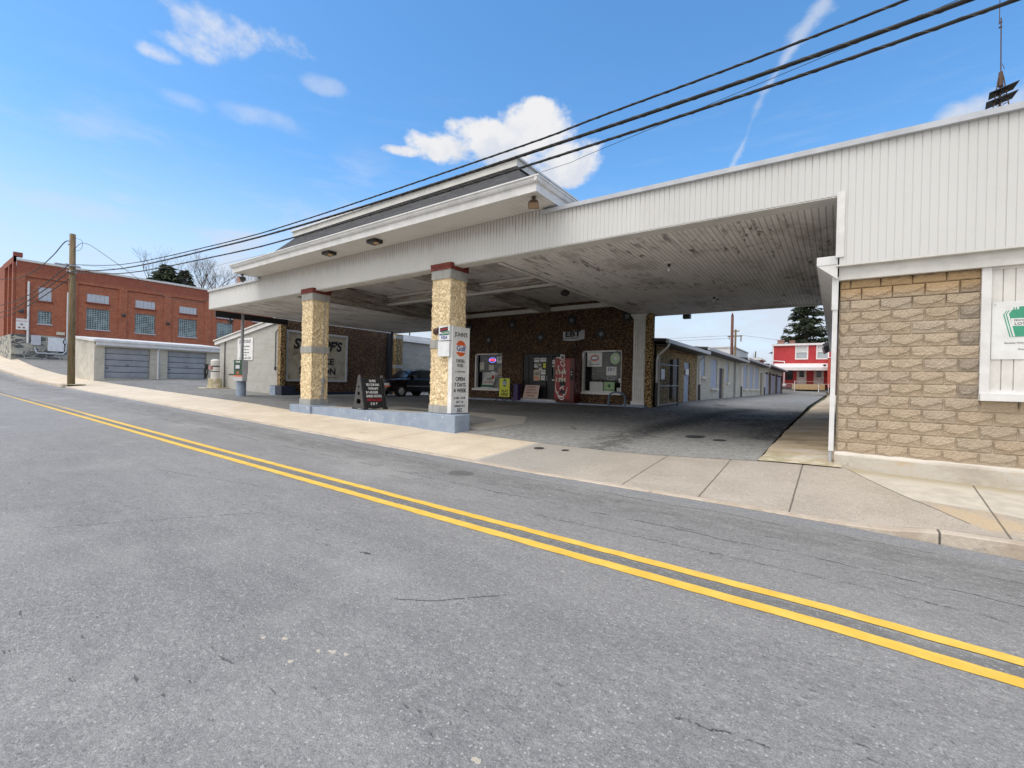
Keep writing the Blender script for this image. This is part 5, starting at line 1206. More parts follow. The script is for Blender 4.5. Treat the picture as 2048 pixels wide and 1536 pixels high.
for a, b in ((43.6, 45.7), (46.9, 49.3), (50.3, 53.0)):
    w_ = MB().box(-6.66, -6.61, a, b, 1.55, 3.72).build('boarded_window', 'pale blue paint', t3); MB().box(-6.6, -6.42, a-.08, b+.08, 1.4, 1.549).build('sill', 'paper', w_)
MB().box(-6.72, -6.68, 54.4, 56.0, .6, 3.3).build('door', 'navy paint', t3); dpipe(t3, 41.9, 3.98)
t4, F4_ = rowb('far_garages', 'far end garages with alternating pale and navy doors along the driveway', 56.35, 78, 4.2, 4.8, 'warm block', [(57.3, 62, .6, 3.5), (64.5, 69.5, .6, 3.5), (71, 76.5, .6, 3.5)])
for a, b in ((57.3, 62), (64.5, 69.5), (71, 76.5)):
    MB().box(-6.66, -6.62, a+.3, b-.3, .8, 3.3).build('garage_door', 'pale blue paint', t4); MB().box(-6.56, -6.5, b, b+1.6, .8, 3.6).build('navy_panel', 'navy paint', t4)
dpipe(t4, 57, 4.18)
# gate of steel tube by the stucco shed
gt = thing('tube_gate', 'open grey steel tube gate with a white notice plate beside the tan stucco shed', 'gate', (-6.2, 21.0, .72))
fr_ = MB()
for y in (19.5, 22.3): fr_.cyl((-6.2, y, .74), (-6.2, y, 2.9), .03)
for z in (.78, 1.6, 2.55): fr_.cyl((-6.2, 19.5, z), (-6.2, 22.3, z+.04), .028)
fr_.cyl((-6.2, 20.9, .78), (-6.2, 20.9, 2.58), .014)
fr_.build('frame', 'gate steel', gt)
MB().box(-6.17, -6.15, 19.65, 20.1, 1.9, 2.35).build('notice_plate', 'sign white', gt)
MB().cyl((-6.2, 22.3, .7), (-6.2, 22.3, 2.95), .05).build('hinge_post', 'dark metal', gt)

# ================================================================= stone block building at the right
sb2 = thing('stone_block_building', 'tan rock-faced block building with white ribbed parapet at the right edge', 'building', (4, 9.4, .3))
F = Fr((.02, 9.42, 0), UX)
def rock_blocks():
    mb = MB(); RH, BW = .1975, .39; z0 = .93-RH*3; rr = random.Random(7)
    for r in range(16):
        z = z0+r*RH; a = -.2475 if r % 2 else -.10
        k = 0
        while a < 6.2:
            x0, x1 = max(a, 0), a+BW; a += BW; k += 1
            if x0 > 1.68 and z > 1.38: break
            if x1 > 1.7 and z > 1.38: x1 = 1.69
            if x1-x0 < .05: continue
            g = .0035; nx = max(5, int((x1-x0)/.0145)); nz = 14; sd = rr.random()*.6+rr.randint(0, 2)*7; base = len(mb.v); ph2 = rr.random() < .4
            for j in range(nz+1):
                for i in range(nx+1):
                    u, v = i/nx, j/nz; X = x0+g+(x1-x0-2*g)*u; Z = z+g+(RH-2*g)*v
                    e = min(u*(x1-x0), (1-u)*(x1-x0), v*RH, (1-v)*RH)
                    lip = min(1, e/.013)
                    vq = (.30 if not ph2 else .22)+(.95*max(0, u-.45)**1.4 if u > .45 else .5*max(0, .32-u)); dd = v-vq-.05*mnoise.noise(Vector((u*6+sd, 2, sd)))
                    h = .020+(.011*max(0, 1-dd*1.5) if dd > 0 else -.006*min(1, -dd*6))
                    h += .011*mnoise.noise(Vector((u*4.5+sd, v*2.4, sd)))+.014*abs(mnoise.noise(Vector((u*9+sd, v*4.5, 3))))-.008*abs(mnoise.noise(Vector((u*17+sd, v*9, 8))))+.005*mnoise.noise(Vector((u*26+sd, v*13, 3)))
                    mb.v.append(F.p(X, Z, .004+lip*max(.004, h)*(1 if 1 else 0)))
            for j in range(nz):
                for i in range(nx): mb.f.append([base+j*(nx+1)+i, base+j*(nx+1)+i+1, base+(j+1)*(nx+1)+i+1, base+(j+1)*(nx+1)+i])
    return mb
rock_blocks().build('block_wall', 'rock face block', sb2)
b = MB(); b.fbox(F, 0, 6.3, .2, 1.4, -.2, .003).fbox(F, 0, 1.72, 1.4, 3.5, -.2, .003).fbox(F, 4.6, 6.3, 1.4, 3.5, -.2, .003); b.build('mortar_bed', 'mortar', sb2)
MB().box(.02, .2, 9.64, 30, .2, 3.5).box(6.3, 6.4, 9.45, 30, -.2, 3.5).build('side_wall', 'side block', sb2)
f_ = MB(); n = 60; vs = []
for i in range(n+1):
    x = .0+6.4*i/n; j = .012*mnoise.noise(Vector((x*4, 0, 0)))
    top = .55-.0+x*-.012; vs += [(x, 9.22, top-.02+j), (x, 9.3, top+.012+j), (x, 9.46, top+.035+j), (x, 9.2-.01*x*.3, -.3)]
for i in range(n):
    a = i*4; c = a+4
    f_.f += [[a, c, c+1, a+1], [a+1, c+1, c+2, a+2], [a+3, c+3, c, a]]
f_.v = [Vector(q) for q in vs]; f_.f += [[3, 0, 1, 2]]
f_.build('foundation', 'foundation concrete', sb2)
ribbed(0, 6.5, 3.68, ztop, 9.2).build('parapet_siding', 'white ribbed siding', sb2)
capbar(0.001, 6.6).build('parapet_cap', 'light grey paint', sb2)
MB().box(-.05, .06, 9.175, 9.198, 3.8, Zc+.06).box(-.05, -.0, 9.2, 9.56, 3.86, Zc-.02).build('corner_trim', 'white paint', sb2)
MB().box(-.04, 6.5, 9.2, 9.42, 3.655, 3.68).box(0, 6.5, 9.30, 9.45, 3.44, 3.655).build('frieze_board', 'off white trim', sb2)
MB().box(-.31, -.02, 9.22, 30, 3.70, 3.84).build('side_gutter', 'white metal', sb2)
MB().add([(-.31, 9.23, 3.70), (-.02, 9.23, 3.70), (-.02, 30, 3.70), (-.31, 30, 3.70), (-.02, 9.23, 3.45), (-.02, 30, 3.45)], [(0, 3, 5, 4), (0, 4, 1)]).build('side_soffit', 'white paint', sb2)
MB().box(-.02, 6.4, 9.6, 30, 3.9, 4.0).build('roof', 'roof membrane', sb2); MB().box(-.035, -.005, 9.57, 20.3, 3.85, 4.79).build('side_fascia', 'dark paint', sb2)
MB().box(-.09, -.002, 9.295, 9.405, 2.95, 3.5).build('downpipe_head', 'white metal', sb2)
MB().add([(-.085, 9.31, .58), (-.015, 9.31, .58), (-.005, 9.31, 2.95), (-.075, 9.31, 2.95), (-.085, 9.39, .58), (-.015, 9.39, .58), (-.005, 9.39, 2.95), (-.075, 9.39, 2.95)], [(0, 1, 2, 3), (4, 7, 6, 5), (1, 5, 6, 2), (0, 3, 7, 4)]).build('downpipe', 'white metal', sb2)
MB().cyl((-.055, 9.35, .3), (-.055, 9.35, .58), .028).build('downpipe_boot', 'galvanised', sb2)
# boarded window
wf = MB().box(1.70, 1.80, 9.34, 9.41, 1.60, 3.44).box(1.80, 4.6, 9.36, 9.41, 1.60, 1.66).box(4.5, 4.6, 9.34, 9.41, 1.66, 3.44).build('window', 'white paint', sb2)
MB().box(1.70, 4.65, 9.27, 9.41, 1.50, 1.599).build('sill', 'white paint', wf)
pn = MB(); a = 1.80
while a < 4.5: pn.box(a+.006, a+.117, 9.385, 9.405, 1.66, 3.40); a += .123
pn.box(1.8, 4.5, 9.405, 9.42, 1.66, 3.44).box(1.8, 4.5, 9.37, 9.4, 3.40, 3.44)
pn.build('infill_panel', mat('bright white panel', color=(.70, .68, .64), rough=.5), wf)
ls = thing('lottery_sign', 'white state lottery sign with green keystone emblem on the boarded window', 'sign', (2.45, 9.375, 2.1))
F = Fr((1.815, 9.38, 2.10), UX)
MB().fbox(F, 0, .69, 0, .83, 0, .008).build('board', 'sign white', ls, bevel=.003)
def keystone(cx, cy, s): return [(cx-s*.62, cy+s*.42), (cx-s*.52, cy+s*.60), (cx-s*.3, cy+s*.62), (cx-s*.3, cy+s*.74), (cx+s*.3, cy+s*.74), (cx+s*.3, cy+s*.62), (cx+s*.52, cy+s*.60), (cx+s*.62, cy+s*.42), (cx+s*.40, cy-s*.62), (cx-s*.40, cy-s*.62)]
for i, (dx_, m_) in enumerate(((-.055, 'lottery green'), (-.043, 'sign white'), (-.031, 'lottery green'), (-.019, 'sign white'), (0, 'lottery green'))):
    MB().fpoly(F, keystone(.36+dx_, .52+dx_*.16, .31-abs(dx_)*.0), .008+i*.0012, .0092+i*.0012).build('keystone_layer', m_, ls)
MB().fpoly(F, [(.185, .585), (.535, .585), (.515, .475), (.205, .475)], .0145, .0155).build('name_band', 'sign white', ls)
MB().text(F, 'PENNSYLVANIA', .345, .555, .033, .016, .018, .0006, sx=1.08).text(F, 'LOTTERY', .345, .505, .056, .016, .018, .0016, sx=1.03).build('emblem_lettering', 'ink', ls)
MB().text(F, 'Benefits Older Pennsylvanians.', .345, .235, .031, .009, .011, .0004, sx=1.12).text(F, 'Every Day.', .345, .145, .031, .009, .011, .0004, sx=1.12).build('lettering', 'grey ink', ls)
MB().fell(F, .03, .79, .006, .006, .008, .011, 8).build('screw', 'dark metal', ls)

# ================================================================= A-frame board on the island
af = thing('sandwich_board', 'black plastic sandwich board with white menu letters on the island slab', 'sandwich board', (-12.52, 9.42, .612))
zb_ = .615
def aleg(xc, yc, dirx):                                  # side seen as a tall A with three holes
    pass
ab_y, at_y = .30, .05
rz = Matrix.Rotation(R(82), 4, 'Z'); ac = Vector((-12.52, 9.42, zb_))
def A(x, y, z): return ac+rz @ Vector((x, y, z))
for sgn, nm in ((1, 'front_board'), (-1, 'rear_board')):
    Fb = Fr(A(-.36*sgn, -.34*sgn, .06), rz.to_3x3() @ Vector((sgn, 0, 0)), (rz.to_3x3() @ Vector((0, .27*sgn, .98))).normalized())
    MB().fbox(Fb, .0, .72, .0, 1.0, -.02, .0).fbox(Fb, .0, .06, -.06, 1.02, -.02, .02).fbox(Fb, .66, .72, -.06, 1.02, -.02, .02).fbox(Fb, -.07, .08, -.07, .0, -.02, .05).fbox(Fb, .64, .79, -.07, .0, -.02, .05).build(nm, 'black plastic', af, bevel=.006)
    if sgn == 1:
        for i in range(7): MB().fbox(Fb, .07, .65, .065+i*.128, .068+i*.128, 0, .006).build('letter_rail', 'dark metal', af) if i in (0, 6) else None
        for s_, i, q in (("SUBS", 6, .5), ("DELI CLUB SAND", 5, .5), ("WRAPS", 4, .5), ("B URGER", 3, .42), ("BAKED GOODS", 2, .5), ("E B T", 0, .46)):
            MB().text(Fb, s_, .72*q, .13+i*.128, .115, .002, .006, .012, sx=.95 if len(s_) < 8 else (.56/len(s_)/.075)).build('menu_lettering', 'sign white', af)
        MB().text(Fb, "HOT & COLD", .36, .13+1*.128, .115, .002, .006, .012, sx=.75).build('red_lettering', 'red print', af)
for sx_ in (-.4, .4):
    Fs = Fr(A(sx_, 0, 0), rz.to_3x3() @ Vector((0, 1, 0))); b = MB()
    out = [(-.40, 0), (-.34, .12), (-.07, 1.08), (0, 1.14), (.07, 1.08), (.34, .12), (.40, 0), (.22, .0), (.16, .05), (-.16, .05), (-.22, 0)]
    holes = [(.26, .15, .09), (.52, .085, .06), (.74, .05, .035)]
    # outline with holes: build as strips between outline half-width and hole half-width
    zs = [i*1.12/56 for i in range(57)]
    def half(z): return .37-.30*z/1.1
    for z0, z1 in zip(zs, zs[1:]):
        zm = (z0+z1)/2; hw0, hw1 = half(z0), half(z1); hh = 0
        for hc, ha, hb_ in holes:
            q = 1-((zm-hc)/hb_)**2
            if q > 0: hh = ha*math.sqrt(q)
        if z1 < .05: hh = .16
        if hh > 0:
            b.fpoly(Fs, [(-hw0, z0), (-hh, z0), (-hh, z1), (-hw1, z1)], -.02, .02); b.fpoly(Fs, [(hh, z0), (hw0, z0), (hw1, z1), (hh, z1)], -.02, .02)
        else: b.fpoly(Fs, [(-hw0, z0), (hw0, z0), (hw1, z1), (-hw1, z1)], -.02, .02)
    b.build('side_frame', mat('worn black plastic', color=(.05, .05, .052), rough=.5, var=.3, nscale=8), af)

# ================================================================= black car
car = thing('parked_car', 'black four-door utility car parked nose out between the two stucco walls', 'car', (-22.0, 19.6, .62))
LW = .87
def CV(x, y, z): return Vector((-22.05+y*-1*-1, 17.25+x, .60+z))     # x back from nose, y right (+X side), z up
st_ = [(0, .42, .92, .78, .60), (.12, .36, .96, .84, .78), (.5, .30, 1.0, .87, .84), (1.15, .28, 1.06, .88, .86), (1.5, .28, 1.10, .88, .87), (2.6, .28, 1.10, .88, .88), (3.6, .28, 1.10, .88, .88), (4.4, .34, 1.08, .86, .84), (4.62, .42, 1.0, .80, .76)]
b = MB(); prof = 12
for x, z0, z1, w0, w1 in st_:
    pts = [(-w1, z1-.0), (-w0, z1-.10), (-w0-.02, (z0+z1)/2), (-w0, z0+.08), (-w0+.08, z0), (0, z0), (w0-.08, z0), (w0, z0+.08), (w0+.02, (z0+z1)/2), (w0, z1-.10), (w1, z1-.0), (0, z1+.035)]
    b.v += [CV(x, y, z) for y, z in pts]
for i in range(len(st_)-1):
    for k in range(12): b.f.append([i*12+k, i*12+(k+1) % 12, (i+1)*12+(k+1) % 12, (i+1)*12+k])
b.f += [list(range(12)), [(len(st_)-1)*12+k for k in range(12)][::-1]]
b.build('body', 'car black', car, smooth=True, bevel=0)
gh = [(1.32, 1.11, .80, 1.12, .79), (2.05, 1.11, .84, 1.60, .68), (2.5, 1.11, .85, 1.66, .68), (4.0, 1.11, .85, 1.66, .68), (4.5, 1.10, .80, 1.58, .66), (4.58, 1.08, .78, 1.12, .76)]
b = MB()
for x, z0, w0, z1, w1 in gh: b.v += [CV(x, -w0, z0), CV(x, -w1, z1), CV(x, w1, z1), CV(x, w0, z0)]
for i in range(len(gh)-1):
    for k in range(4): b.f.append([i*4+k, i*4+(k+1) % 4, (i+1)*4+(k+1) % 4, (i+1)*4+k])
b.f += [[0, 1, 2, 3], [(len(gh)-1)*4+k for k in (3, 2, 1, 0)]]
b.build('cabin', 'car black', car, bevel=.02)
def gw(nm, a, b_, zz0=1.16, zz1=1.55):
    for s in (1, -1):
        def q(x, z): w_ = .85-(z-1.11)*.30+.012; return CV(x, s*w_, z)
        MB().quad(q(a[0], zz0), q(b_[0], zz0), q(b_[1], zz1), q(a[1], zz1)).build(nm, 'car glass', car)
gw('front_side_window', (1.62, 2.18), (2.32, 2.32)); gw('rear_side_window', (2.42, 2.42), (3.2, 3.2)); gw('cargo_window', (3.3, 3.3), (4.3, 4.2))
ws = MB().quad(CV(1.36, -.74, 1.15), CV(1.36, .74, 1.15), CV(2.0, .64, 1.585), CV(2.0, -.64, 1.585)); [setattr(q, 'z', q.z+.02) for q in ws.v]; ws.build('windscreen', 'window dark', car)
for s, nm in ((1, ''), (-1, '')):
    for x in (.88, 3.62):
        w_ = MB().cyl(CV(x, s*.66, .33), CV(x, s*.90, .33), .355, .355, 28).build('wheel', 'tyre', car, bevel=.02)
        rm = MB().cyl(CV(x, s*.895, .33), CV(x, s*.91, .33), .22, .20, 24); c = CV(x, s*.915, .33)
        for i in range(5):
            a = i*2*math.pi/5; rm.cyl(c, c+Vector((0, .2*math.cos(a), .2*math.sin(a))), .045, .03, 6)
        rm.build('rim', 'alloy', w_)
        MB().cyl(CV(x, s*.80, .36), CV(x, s*.887, .36), .43, .43, 24).build('wheel_arch', 'ink', car)
    MB().fbox(Fr(CV(-.012, s*.62, .74), UX), -.2, .2, -.07, .07, -.06, .02).build('headlight', 'lamp glass', car, bevel=.01)
    MB().fbox(Fr(CV(-.012, s*.64, .61), UX), -.2, .24, -.035, .035, -.06, .03).build('turn_signal', 'amber', car)
    MB().box(*sorted((CV(0, s*.86, 0).x, CV(0, s*1.06, 0).x)), CV(1.75, 0, 0).y, CV(1.9, 0, 0).y, .6+1.12, .6+1.3).build('mirror', 'car black', car, bevel=.03)
    MB().box(*sorted((CV(0, s*.885, 0).x, CV(0, s*.91, 0).x)), CV(1.3, 0, 0).y, CV(3.2, 0, 0).y, .6+.62, .6+.66).box(*sorted((CV(0, s*.6, 0).x, CV(0, s*.57, 0).x)), CV(2.4, 0, 0).y, CV(4.2, 0, 0).y, .6+1.71, .6+1.74).build('trim_strip', 'alloy', car)
MB().box(-22.05-.8, -22.05+.8, 17.13, 17.35, .6+.34, .6+.56).build('bumper', 'black plastic', car, bevel=.03)
MB().box(-22.05-.75, -22.05+.75, 17.10, 17.13, .6+.49, .6+.53).box(-22.05-.42, -22.05+.42, 17.21, 17.24, .6+.66, .6+.7).build('chrome_strip', 'alloy', car)
MB().box(-22.05-.4, -22.05+.4, 17.22, 17.25, .6+.68, .6+.84).build('grille', 'ink', car)

# ================================================================= utility pole and cables
up = thing('utility_pole', 'weathered wooden utility pole on the sidewalk at the left', 'utility pole', (-39.6, 7.0, .8))
MB().cyl((-39.6, 7.0, .55), (-40.0, 7.0, 10.45), .19, .15, 16).build('pole', 'pole wood', up, smooth=True)
MB().cyl((-39.55, 6.78, 8.0), (-39.55, 6.65, 8.0), .05).cyl((-39.55, 6.82, 8.4), (-39.5, 6.6, 8.4), .04).cyl((-40.2, 6.9, 9.8), (-40.5, 6.9, 9.85), .05).build('insulator', 'grey metal', up)
MB().cyl((-39.75, 7.0, 7.95), (-39.75, 7.0, 8.05), .19, .19, 14).cyl((-39.75, 7.0, 8.35), (-39.75, 7.0, 8.43), .19, .19, 14).build('band', 'galvanised', up)
MB().box(-40.1, -39.1, 6.5, 7.6, .80, .85).build('footing', 'stained concrete', up)
def catenary(pts, n=14):
    out = []
    P = [Vector(p) for p in pts]; P = [P[0]*2-P[1]]+P+[P[-1]*2-P[-2]]
    for i in range(1, len(P)-2):
        for k in range(n):
            t = k/n; a, b, c, d = P[i-1], P[i], P[i+1], P[i+2]
            out.append(.5*((2*b)+(c-a)*t+(2*a-5*b+4*c-d)*t*t+(3*b-a-3*c+d)*t**3))
    out.append(P[-2]); return out
def cable(pts, r, label, grp='overhead cables', wrap=False, name='overhead_cable'):
    q = catenary(pts); mb = MB().tube(q, r, 8)
    o = mb.build(name, 'cable', smooth=True); tag(o, label, 'cable', grp)
    if wrap:
        w_ = MB(); L = 0; pp = []
        fine = []
        for a, b in zip(q, q[1:]):
            k = max(1, int((b-a).length/.03))
            if a.x < -14: k = 1
            fine += [a.lerp(b, i/k) for i in range(k)]
        s_ = 0
        for a, b in zip(fine, fine[1:]):
            s_ += (b-a).length; th = s_*2*math.pi/.38
            pp.append(a+Vector((0, math.cos(th), math.sin(th)))*(r*1.0))
        w_.tube(pp, .0045, 4).build('lashing_wire', 'dark metal', o)
cable([(-39.6, 6.9, 8.42), (-29, 6.95, 7.05), (-17.94, 6.95, 6.3), (-12.4, 6.95, 6.1), (-5.2, 6.95, 6.05), (-3.31, 6.95, 6.09), (.56, 6.95, 6.2), (8, 6.95, 6.7)], .017, 'topmost of the three thick black cables along the street', wrap=True)
cable([(-39.6, 6.9, 8.0), (-29, 6.95, 6.85), (-17.94, 6.95, 6.19), (-11.63, 6.95, 5.95), (-4.53, 6.95, 5.87), (1.09, 6.95, 5.95), (8, 6.95, 6.4)], .028, 'middle and thickest of the three black cables along the street', wrap=True)
cable([(-39.6, 6.9, 7.96), (-29, 6.95, 6.6), (-17.92, 6.95, 5.88), (-12.38, 6.95, 5.68), (-3.72, 6.95, 5.65), (1.45, 6.95, 5.78), (8, 6.95, 6.2)], .022, 'lowest of the three thick black cables along the street', wrap=True)
cable([(-39.7, 7.2, 8.5), (-35.28, 11.0, 8.2), (-27.08, 11.0, 7.81), (-16, 11, 7.55), (-7.08, 11.0, 7.69), (-5.22, 11.0, 7.82), (1.6, 11.0, 8.55), (8, 11, 9.4)], .006, 'single thin wire running above the roof behind the thick cables')
cable([(-39.75, 6.8, 8.4), (-50, 6.6, 7.6), (-62, 6.5, 7.7), (-78, 6.4, 8.8), (-100, 6.2, 12)], .03, 'upper of the three cables going up the hill left of the pole')
cable([(-39.7, 6.8, 7.95), (-50, 6.5, 7.1), (-62, 6.4, 7.0), (-78, 6.3, 8.0), (-100, 6.1, 11)], .032, 'middle of the three cables going up the hill left of the pole')
cable([(-39.7, 6.8, 7.5), (-50, 6.4, 6.6), (-62, 6.3, 6.5), (-78, 6.2, 7.5), (-100, 6.0, 10.4)], .03, 'lowest of the three cables going up the hill left of the pole')
cable([(-39.95, 7.0, 9.85), (-42, 7.0, 10.3), (-46, 7, 9.9), (-54, 7.2, 9.9), (-66, 7.3, 10.6), (-90, 7.5, 13.5)], .03, 'top wire sagging from the pole head over the brick building corner')
cable([(-39.9, 7.0, 9.4), (-38.9, 7.4, 9.8), (-36.5, 8.3, 8.5), (-31.5, 9.2, 6.2), (-27, 9.3, 5.35), (-24.8, 9.3, 5.35)], .014, 'service drop wire sagging from the pole to the canopy end')
cable([(-39.8, 7.0, 10.2), (-39.3, 7.3, 10.0), (-39.4, 7.3, 9.5), (-39.8, 7.0, 9.3)], .01, 'short jumper wire looping at the pole head')
# rear poles
pb = thing('utility_pole', 'bare brown pole without crossarms behind the driveway row', 'utility pole', (-9.3, 54, 1.0))
MB().cyl((-9.3, 54, .8), (-9.35, 54, 9.45), .17, .14, 12).cyl((-9.35, 54, 9.45), (-9.35, 54, 9.8), .14, .03, 12).build('pole', mat('red brown pole', color=(.13, .05, .035), rough=.8), pb, smooth=True)
pc = thing('utility_pole', 'distant grey pole with crossarm and insulators behind the driveway row', 'utility pole', (-15.0, 90, 2.0))
MB().cyl((-15.0, 90, 1.5), (-15.0, 90, 12.2), .2, .16, 10).build('pole', 'pole wood', pc); MB().box(-16.3, -13.9, 89.9, 90.1, 10.9, 11.1).box(-15.6, -14.4, 89.9, 90.1, 11.8, 11.95).build('crossarm', 'pole wood', pc)
MB().cyl((-16, 90, 10.9), (-16, 90, 10.4), .1).cyl((-14.1, 90, 10.9), (-14.1, 90, 10.0), .14).cyl((-14.4, 90, 11.95), (-14.4, 90, 12.1), .05).build('insulator', 'grey metal', pc)
cable([(-16, 90, 11.1), (-30, 80, 10.2), (-60, 60, 10.5)], .02, 'upper faint wire leaving the distant crossarm pole to the left'); cable([(-16, 90, 10.6), (-30, 80, 9.7), (-60, 60, 10.0)], .02, 'lower faint wire leaving the distant crossarm pole to the left'); cable([(-14.1, 90, 11.1), (0, 96, 9.4), (20, 105, 10)], .02, 'faint wire from the distant crossarm pole toward the spruce')
pd_ = thing('utility_pole', 'short thin grey pole top poking above the far roofs', 'utility pole', (-15.5, 110, 2)); MB().cyl((-14.3, 110, 1.5), (-14.3, 110, 9.6), .12).build('pole', 'pole wood', pd_)
gb2 = thing('pale_warehouse', 'pale flat-roofed block warehouse seen over the driveway row', 'building', (-20, 96, 2)); MB().box(-30, -15.8, 93, 110, 1.5, 9.2).build('wall', 'trailer white', gb2); MB().box(-30.2, -15.6, 92.8, 110, 9.2, 9.4).build('roof', 'pale roof', gb2)
gb3 = thing('pale_shed', 'low pale roofed shed between the far garages and the red house', 'building', (-12, 88, 2)); MB().box(-14.8, -10.6, 86, 92, 1.5, 6.4).build('wall', 'trailer white', gb3); MB().prism([(-15.2, 85.8, 6.4), (-10.2, 85.8, 6.4), (-10.4, 85.8, 6.75), (-15.2, 85.8, 6.95)], (0, 6.5, 0)).build('roof', 'pale roof', gb3)

# ================================================================= red house
hs = thing('red_house', 'two-storey red clapboard house with white windows and porch at the end of the driveway', 'house', (-4.4, 85, 2.0))
HX0, HX1, HZ0, HZ1 = -8.55, 3.2, 1.9, 8.75
F = Fr((HX0, 85, HZ0), UX); W_ = HX1-HX0
w1_ = (3.3, 4.7, 4.65, 6.6); w2_ = (6.1, 7.4, 4.65, 6.6)
d1_ = (3.55, 4.6, .55, 2.75); d2_ = (5.8, 6.85, .55, 2.75)
wall(F, W_, HZ1-HZ0, [w1_, w2_, d1_, d2_, (1.9, 2.9, 1.2, 2.75)], .12).build('wall', 'red clapboard', hs)
MB().box(HX0, HX0+.05, 85.02, 92, HZ0, HZ1).box(HX0+.05, HX1, 91.9, 92, HZ0, HZ1).build('side_wall', 'red clapboard', hs)
MB().box(HX0-.2, HX1+.2, 84.75, 92.2, HZ1, HZ1+.12).build('roof', 'dark roof', hs)
MB().box(HX0-.2, HX1+.2, 84.7, 84.9, HZ1-.15, HZ1+.16).box(HX0-.02, HX0+.15, 84.93, 84.99, HZ0, HZ1-.15).build('fascia', 'porch white', hs)
for a, b, c, d in (w1_, w2_):
    w_ = MB().fbox(F, a-.18, b+.18, c-.18, c, 0, .06).fbox(F, a-.18, b+.18, d, d+.18, 0, .06).fbox(F, a-.18, a, c, d, 0, .06).fbox(F, b, b+.18, c, d, 0, .06).fbox(F, a, b, (c+d)/2-.04, (c+d)/2+.04, -.06, .03).build('window', 'porch white', hs)
    MB().fbox(F, a, b, c, (c+d)/2-.04, -.1, -.07).build('lower_pane', mat('pane grey', color=(.35, .40, .42), rough=.2), w_); MB().fbox(F, a, b, (c+d)/2+.04, d, -.1, -.07).build('blind', 'blind', w_)
for a, b, c, d in (d1_, d2_):
    d_0 = MB().fbox(F, a, b, c, d, -.1, -.05).fbox(F, a-.12, a, c, d+.1, 0, .05).fbox(F, b, b+.12, c, d+.1, 0, .05).build('door', 'porch white', hs); MB().fbox(F, a+.2, b-.2, c+1.1, d-.1, -.05, -.03).build('glazing', 'window dark', d_0)
MB().fbox(F, 1.9, 2.9, 1.2, 2.75, -.1, -.06).build('window', 'window dark', hs)
MB().fbox(F, .0, 7.7, .0, 2.85, .003, .02).build('porch_wall', 'dark red paint', hs) if 0 else None
MB().prism([(HX0+.3, 82.2, 4.75), (HX0+.3, 85, 5.55), (HX0+.3, 85, 5.75), (HX0+.3, 82.2, 4.95)], (7.6, 0, 0)).build('porch_roof', 'porch white', hs)
MB().box(HX0+.3, HX0+7.9, 82.15, 82.2, 4.55, 5.0).build('porch_fascia', 'porch white', hs)
for x in (HX0+.35, HX0+1.9, HX0+7.8): MB().cyl((x, 82.3, 2.0), (x, 82.3, 4.7), .07).build('porch_post', 'porch white', hs)
MB().box(HX0+3.0, HX0+7.2, 82.2, 85, 1.6, 2.45).build('porch_floor', 'porch wood', hs)
MB().tube([(HX0+.05, 84.9, 6.2), (HX0+1.7, 84.9, 6.05), (HX0+1.7, 84.7, 5.6)], .07, 8).cyl((HX0+7.9, 84.8, 5.4), (HX0+7.7, 84.8, 2.2), .08).build('downpipe', 'porch white', hs)
MB().box(HX0+7.5, HX1, 80.5, 84.9, 2.0, 6.3).build('side_wing', mat('orange red boards', color=(.50, .08, .05)), hs); MB().box(HX0+7.4, HX1, 80.4, 84.9, 6.3, 6.4).build('wing_roof', 'porch white', hs)
MB().ell((HX0+7.1, 82.0, 5.3), .2, .15, .18, 8, 6).build('porch_lamp', 'dark metal', hs)
for x, s_, lb in ((-8.0, .55, ''), (-6.3, .42, '')): MB().box(x, x+s_*1.7, 86, 86.8, HZ1+.1, HZ1+.1+s_*1.2).box(x-.05, x+s_*1.7+.05, 85.95, 86.85, HZ1+.1+s_*1.2, HZ1+.25+s_*1.2).build('chimney', 'chimney brick', hs)
fn = thing('chain_link_fence', 'low grey chain link fence before the porch of the red house', 'fence', (-4, 80.5, 1.5))
zf = hlot(-4, 80.5)
for x in (-7.6, -6.9, -5.1, -2.1, -.9): MB().cyl((x, 80.5, zf), (x, 80.5, zf+(1.75 if x in (-5.1,) else 1.3)), .05).build('post', 'porch white', fn)
b = MB()
for z in (.25, 1.25): b.cyl((-7.6, 80.5, zf+z), (-5.1, 80.5, zf+z), .03); b.cyl((-2.1, 80.5, zf+z), (-.4, 80.5, zf+z), .03)
b.cyl((-5.1, 81.5, zf+1.6), (-2.1, 81.5, zf+1.6), .025).cyl((-5.1, 81.5, zf+1.05), (-2.1, 81.5, zf+1.05), .02)
b.build('rail', 'gate steel', fn)
b = MB()
for i in range(26):
    x = -7.5+i*.1; b.cyl((x, 80.5, zf+.2), (x+.6 if x+.6 < -5.1 else -5.1, 80.5, zf+1.25), .006, n=4, caps=False); b.cyl((x+.6 if x+.6 < -5.1 else -5.1, 80.5, zf+.2), (x, 80.5, zf+1.25), .006, n=4, caps=False)
b.build('mesh', 'chain link', fn)
o = MB().box(-7.3, -6.2, 80.44, 80.47, zf+.95, zf+1.2).build('fence_sign', 'sign white'); tag(o, 'small white plate hung on the chain link fence by the red house', 'sign')
o = MB().ell((-8.5, 80.8, 3.9), .38, .3, .75, 12, 8).ell((-8.5, 80.8, 4.5), .28, .25, .3, 10, 6).build('garden_statue', 'yellow dog', smooth=True); tag(o, 'ochre lump-shaped shrub in front of the red house porch', 'shrub'); o.name = 'dry_shrub'
o = MB().box(-9.1, -7.9, 79.5, 81.5, 1.2, 3.3).build('rubble_pier', 'stone rubble'); tag(o, 'pale mottled pier at the end of the far garages', 'pier')

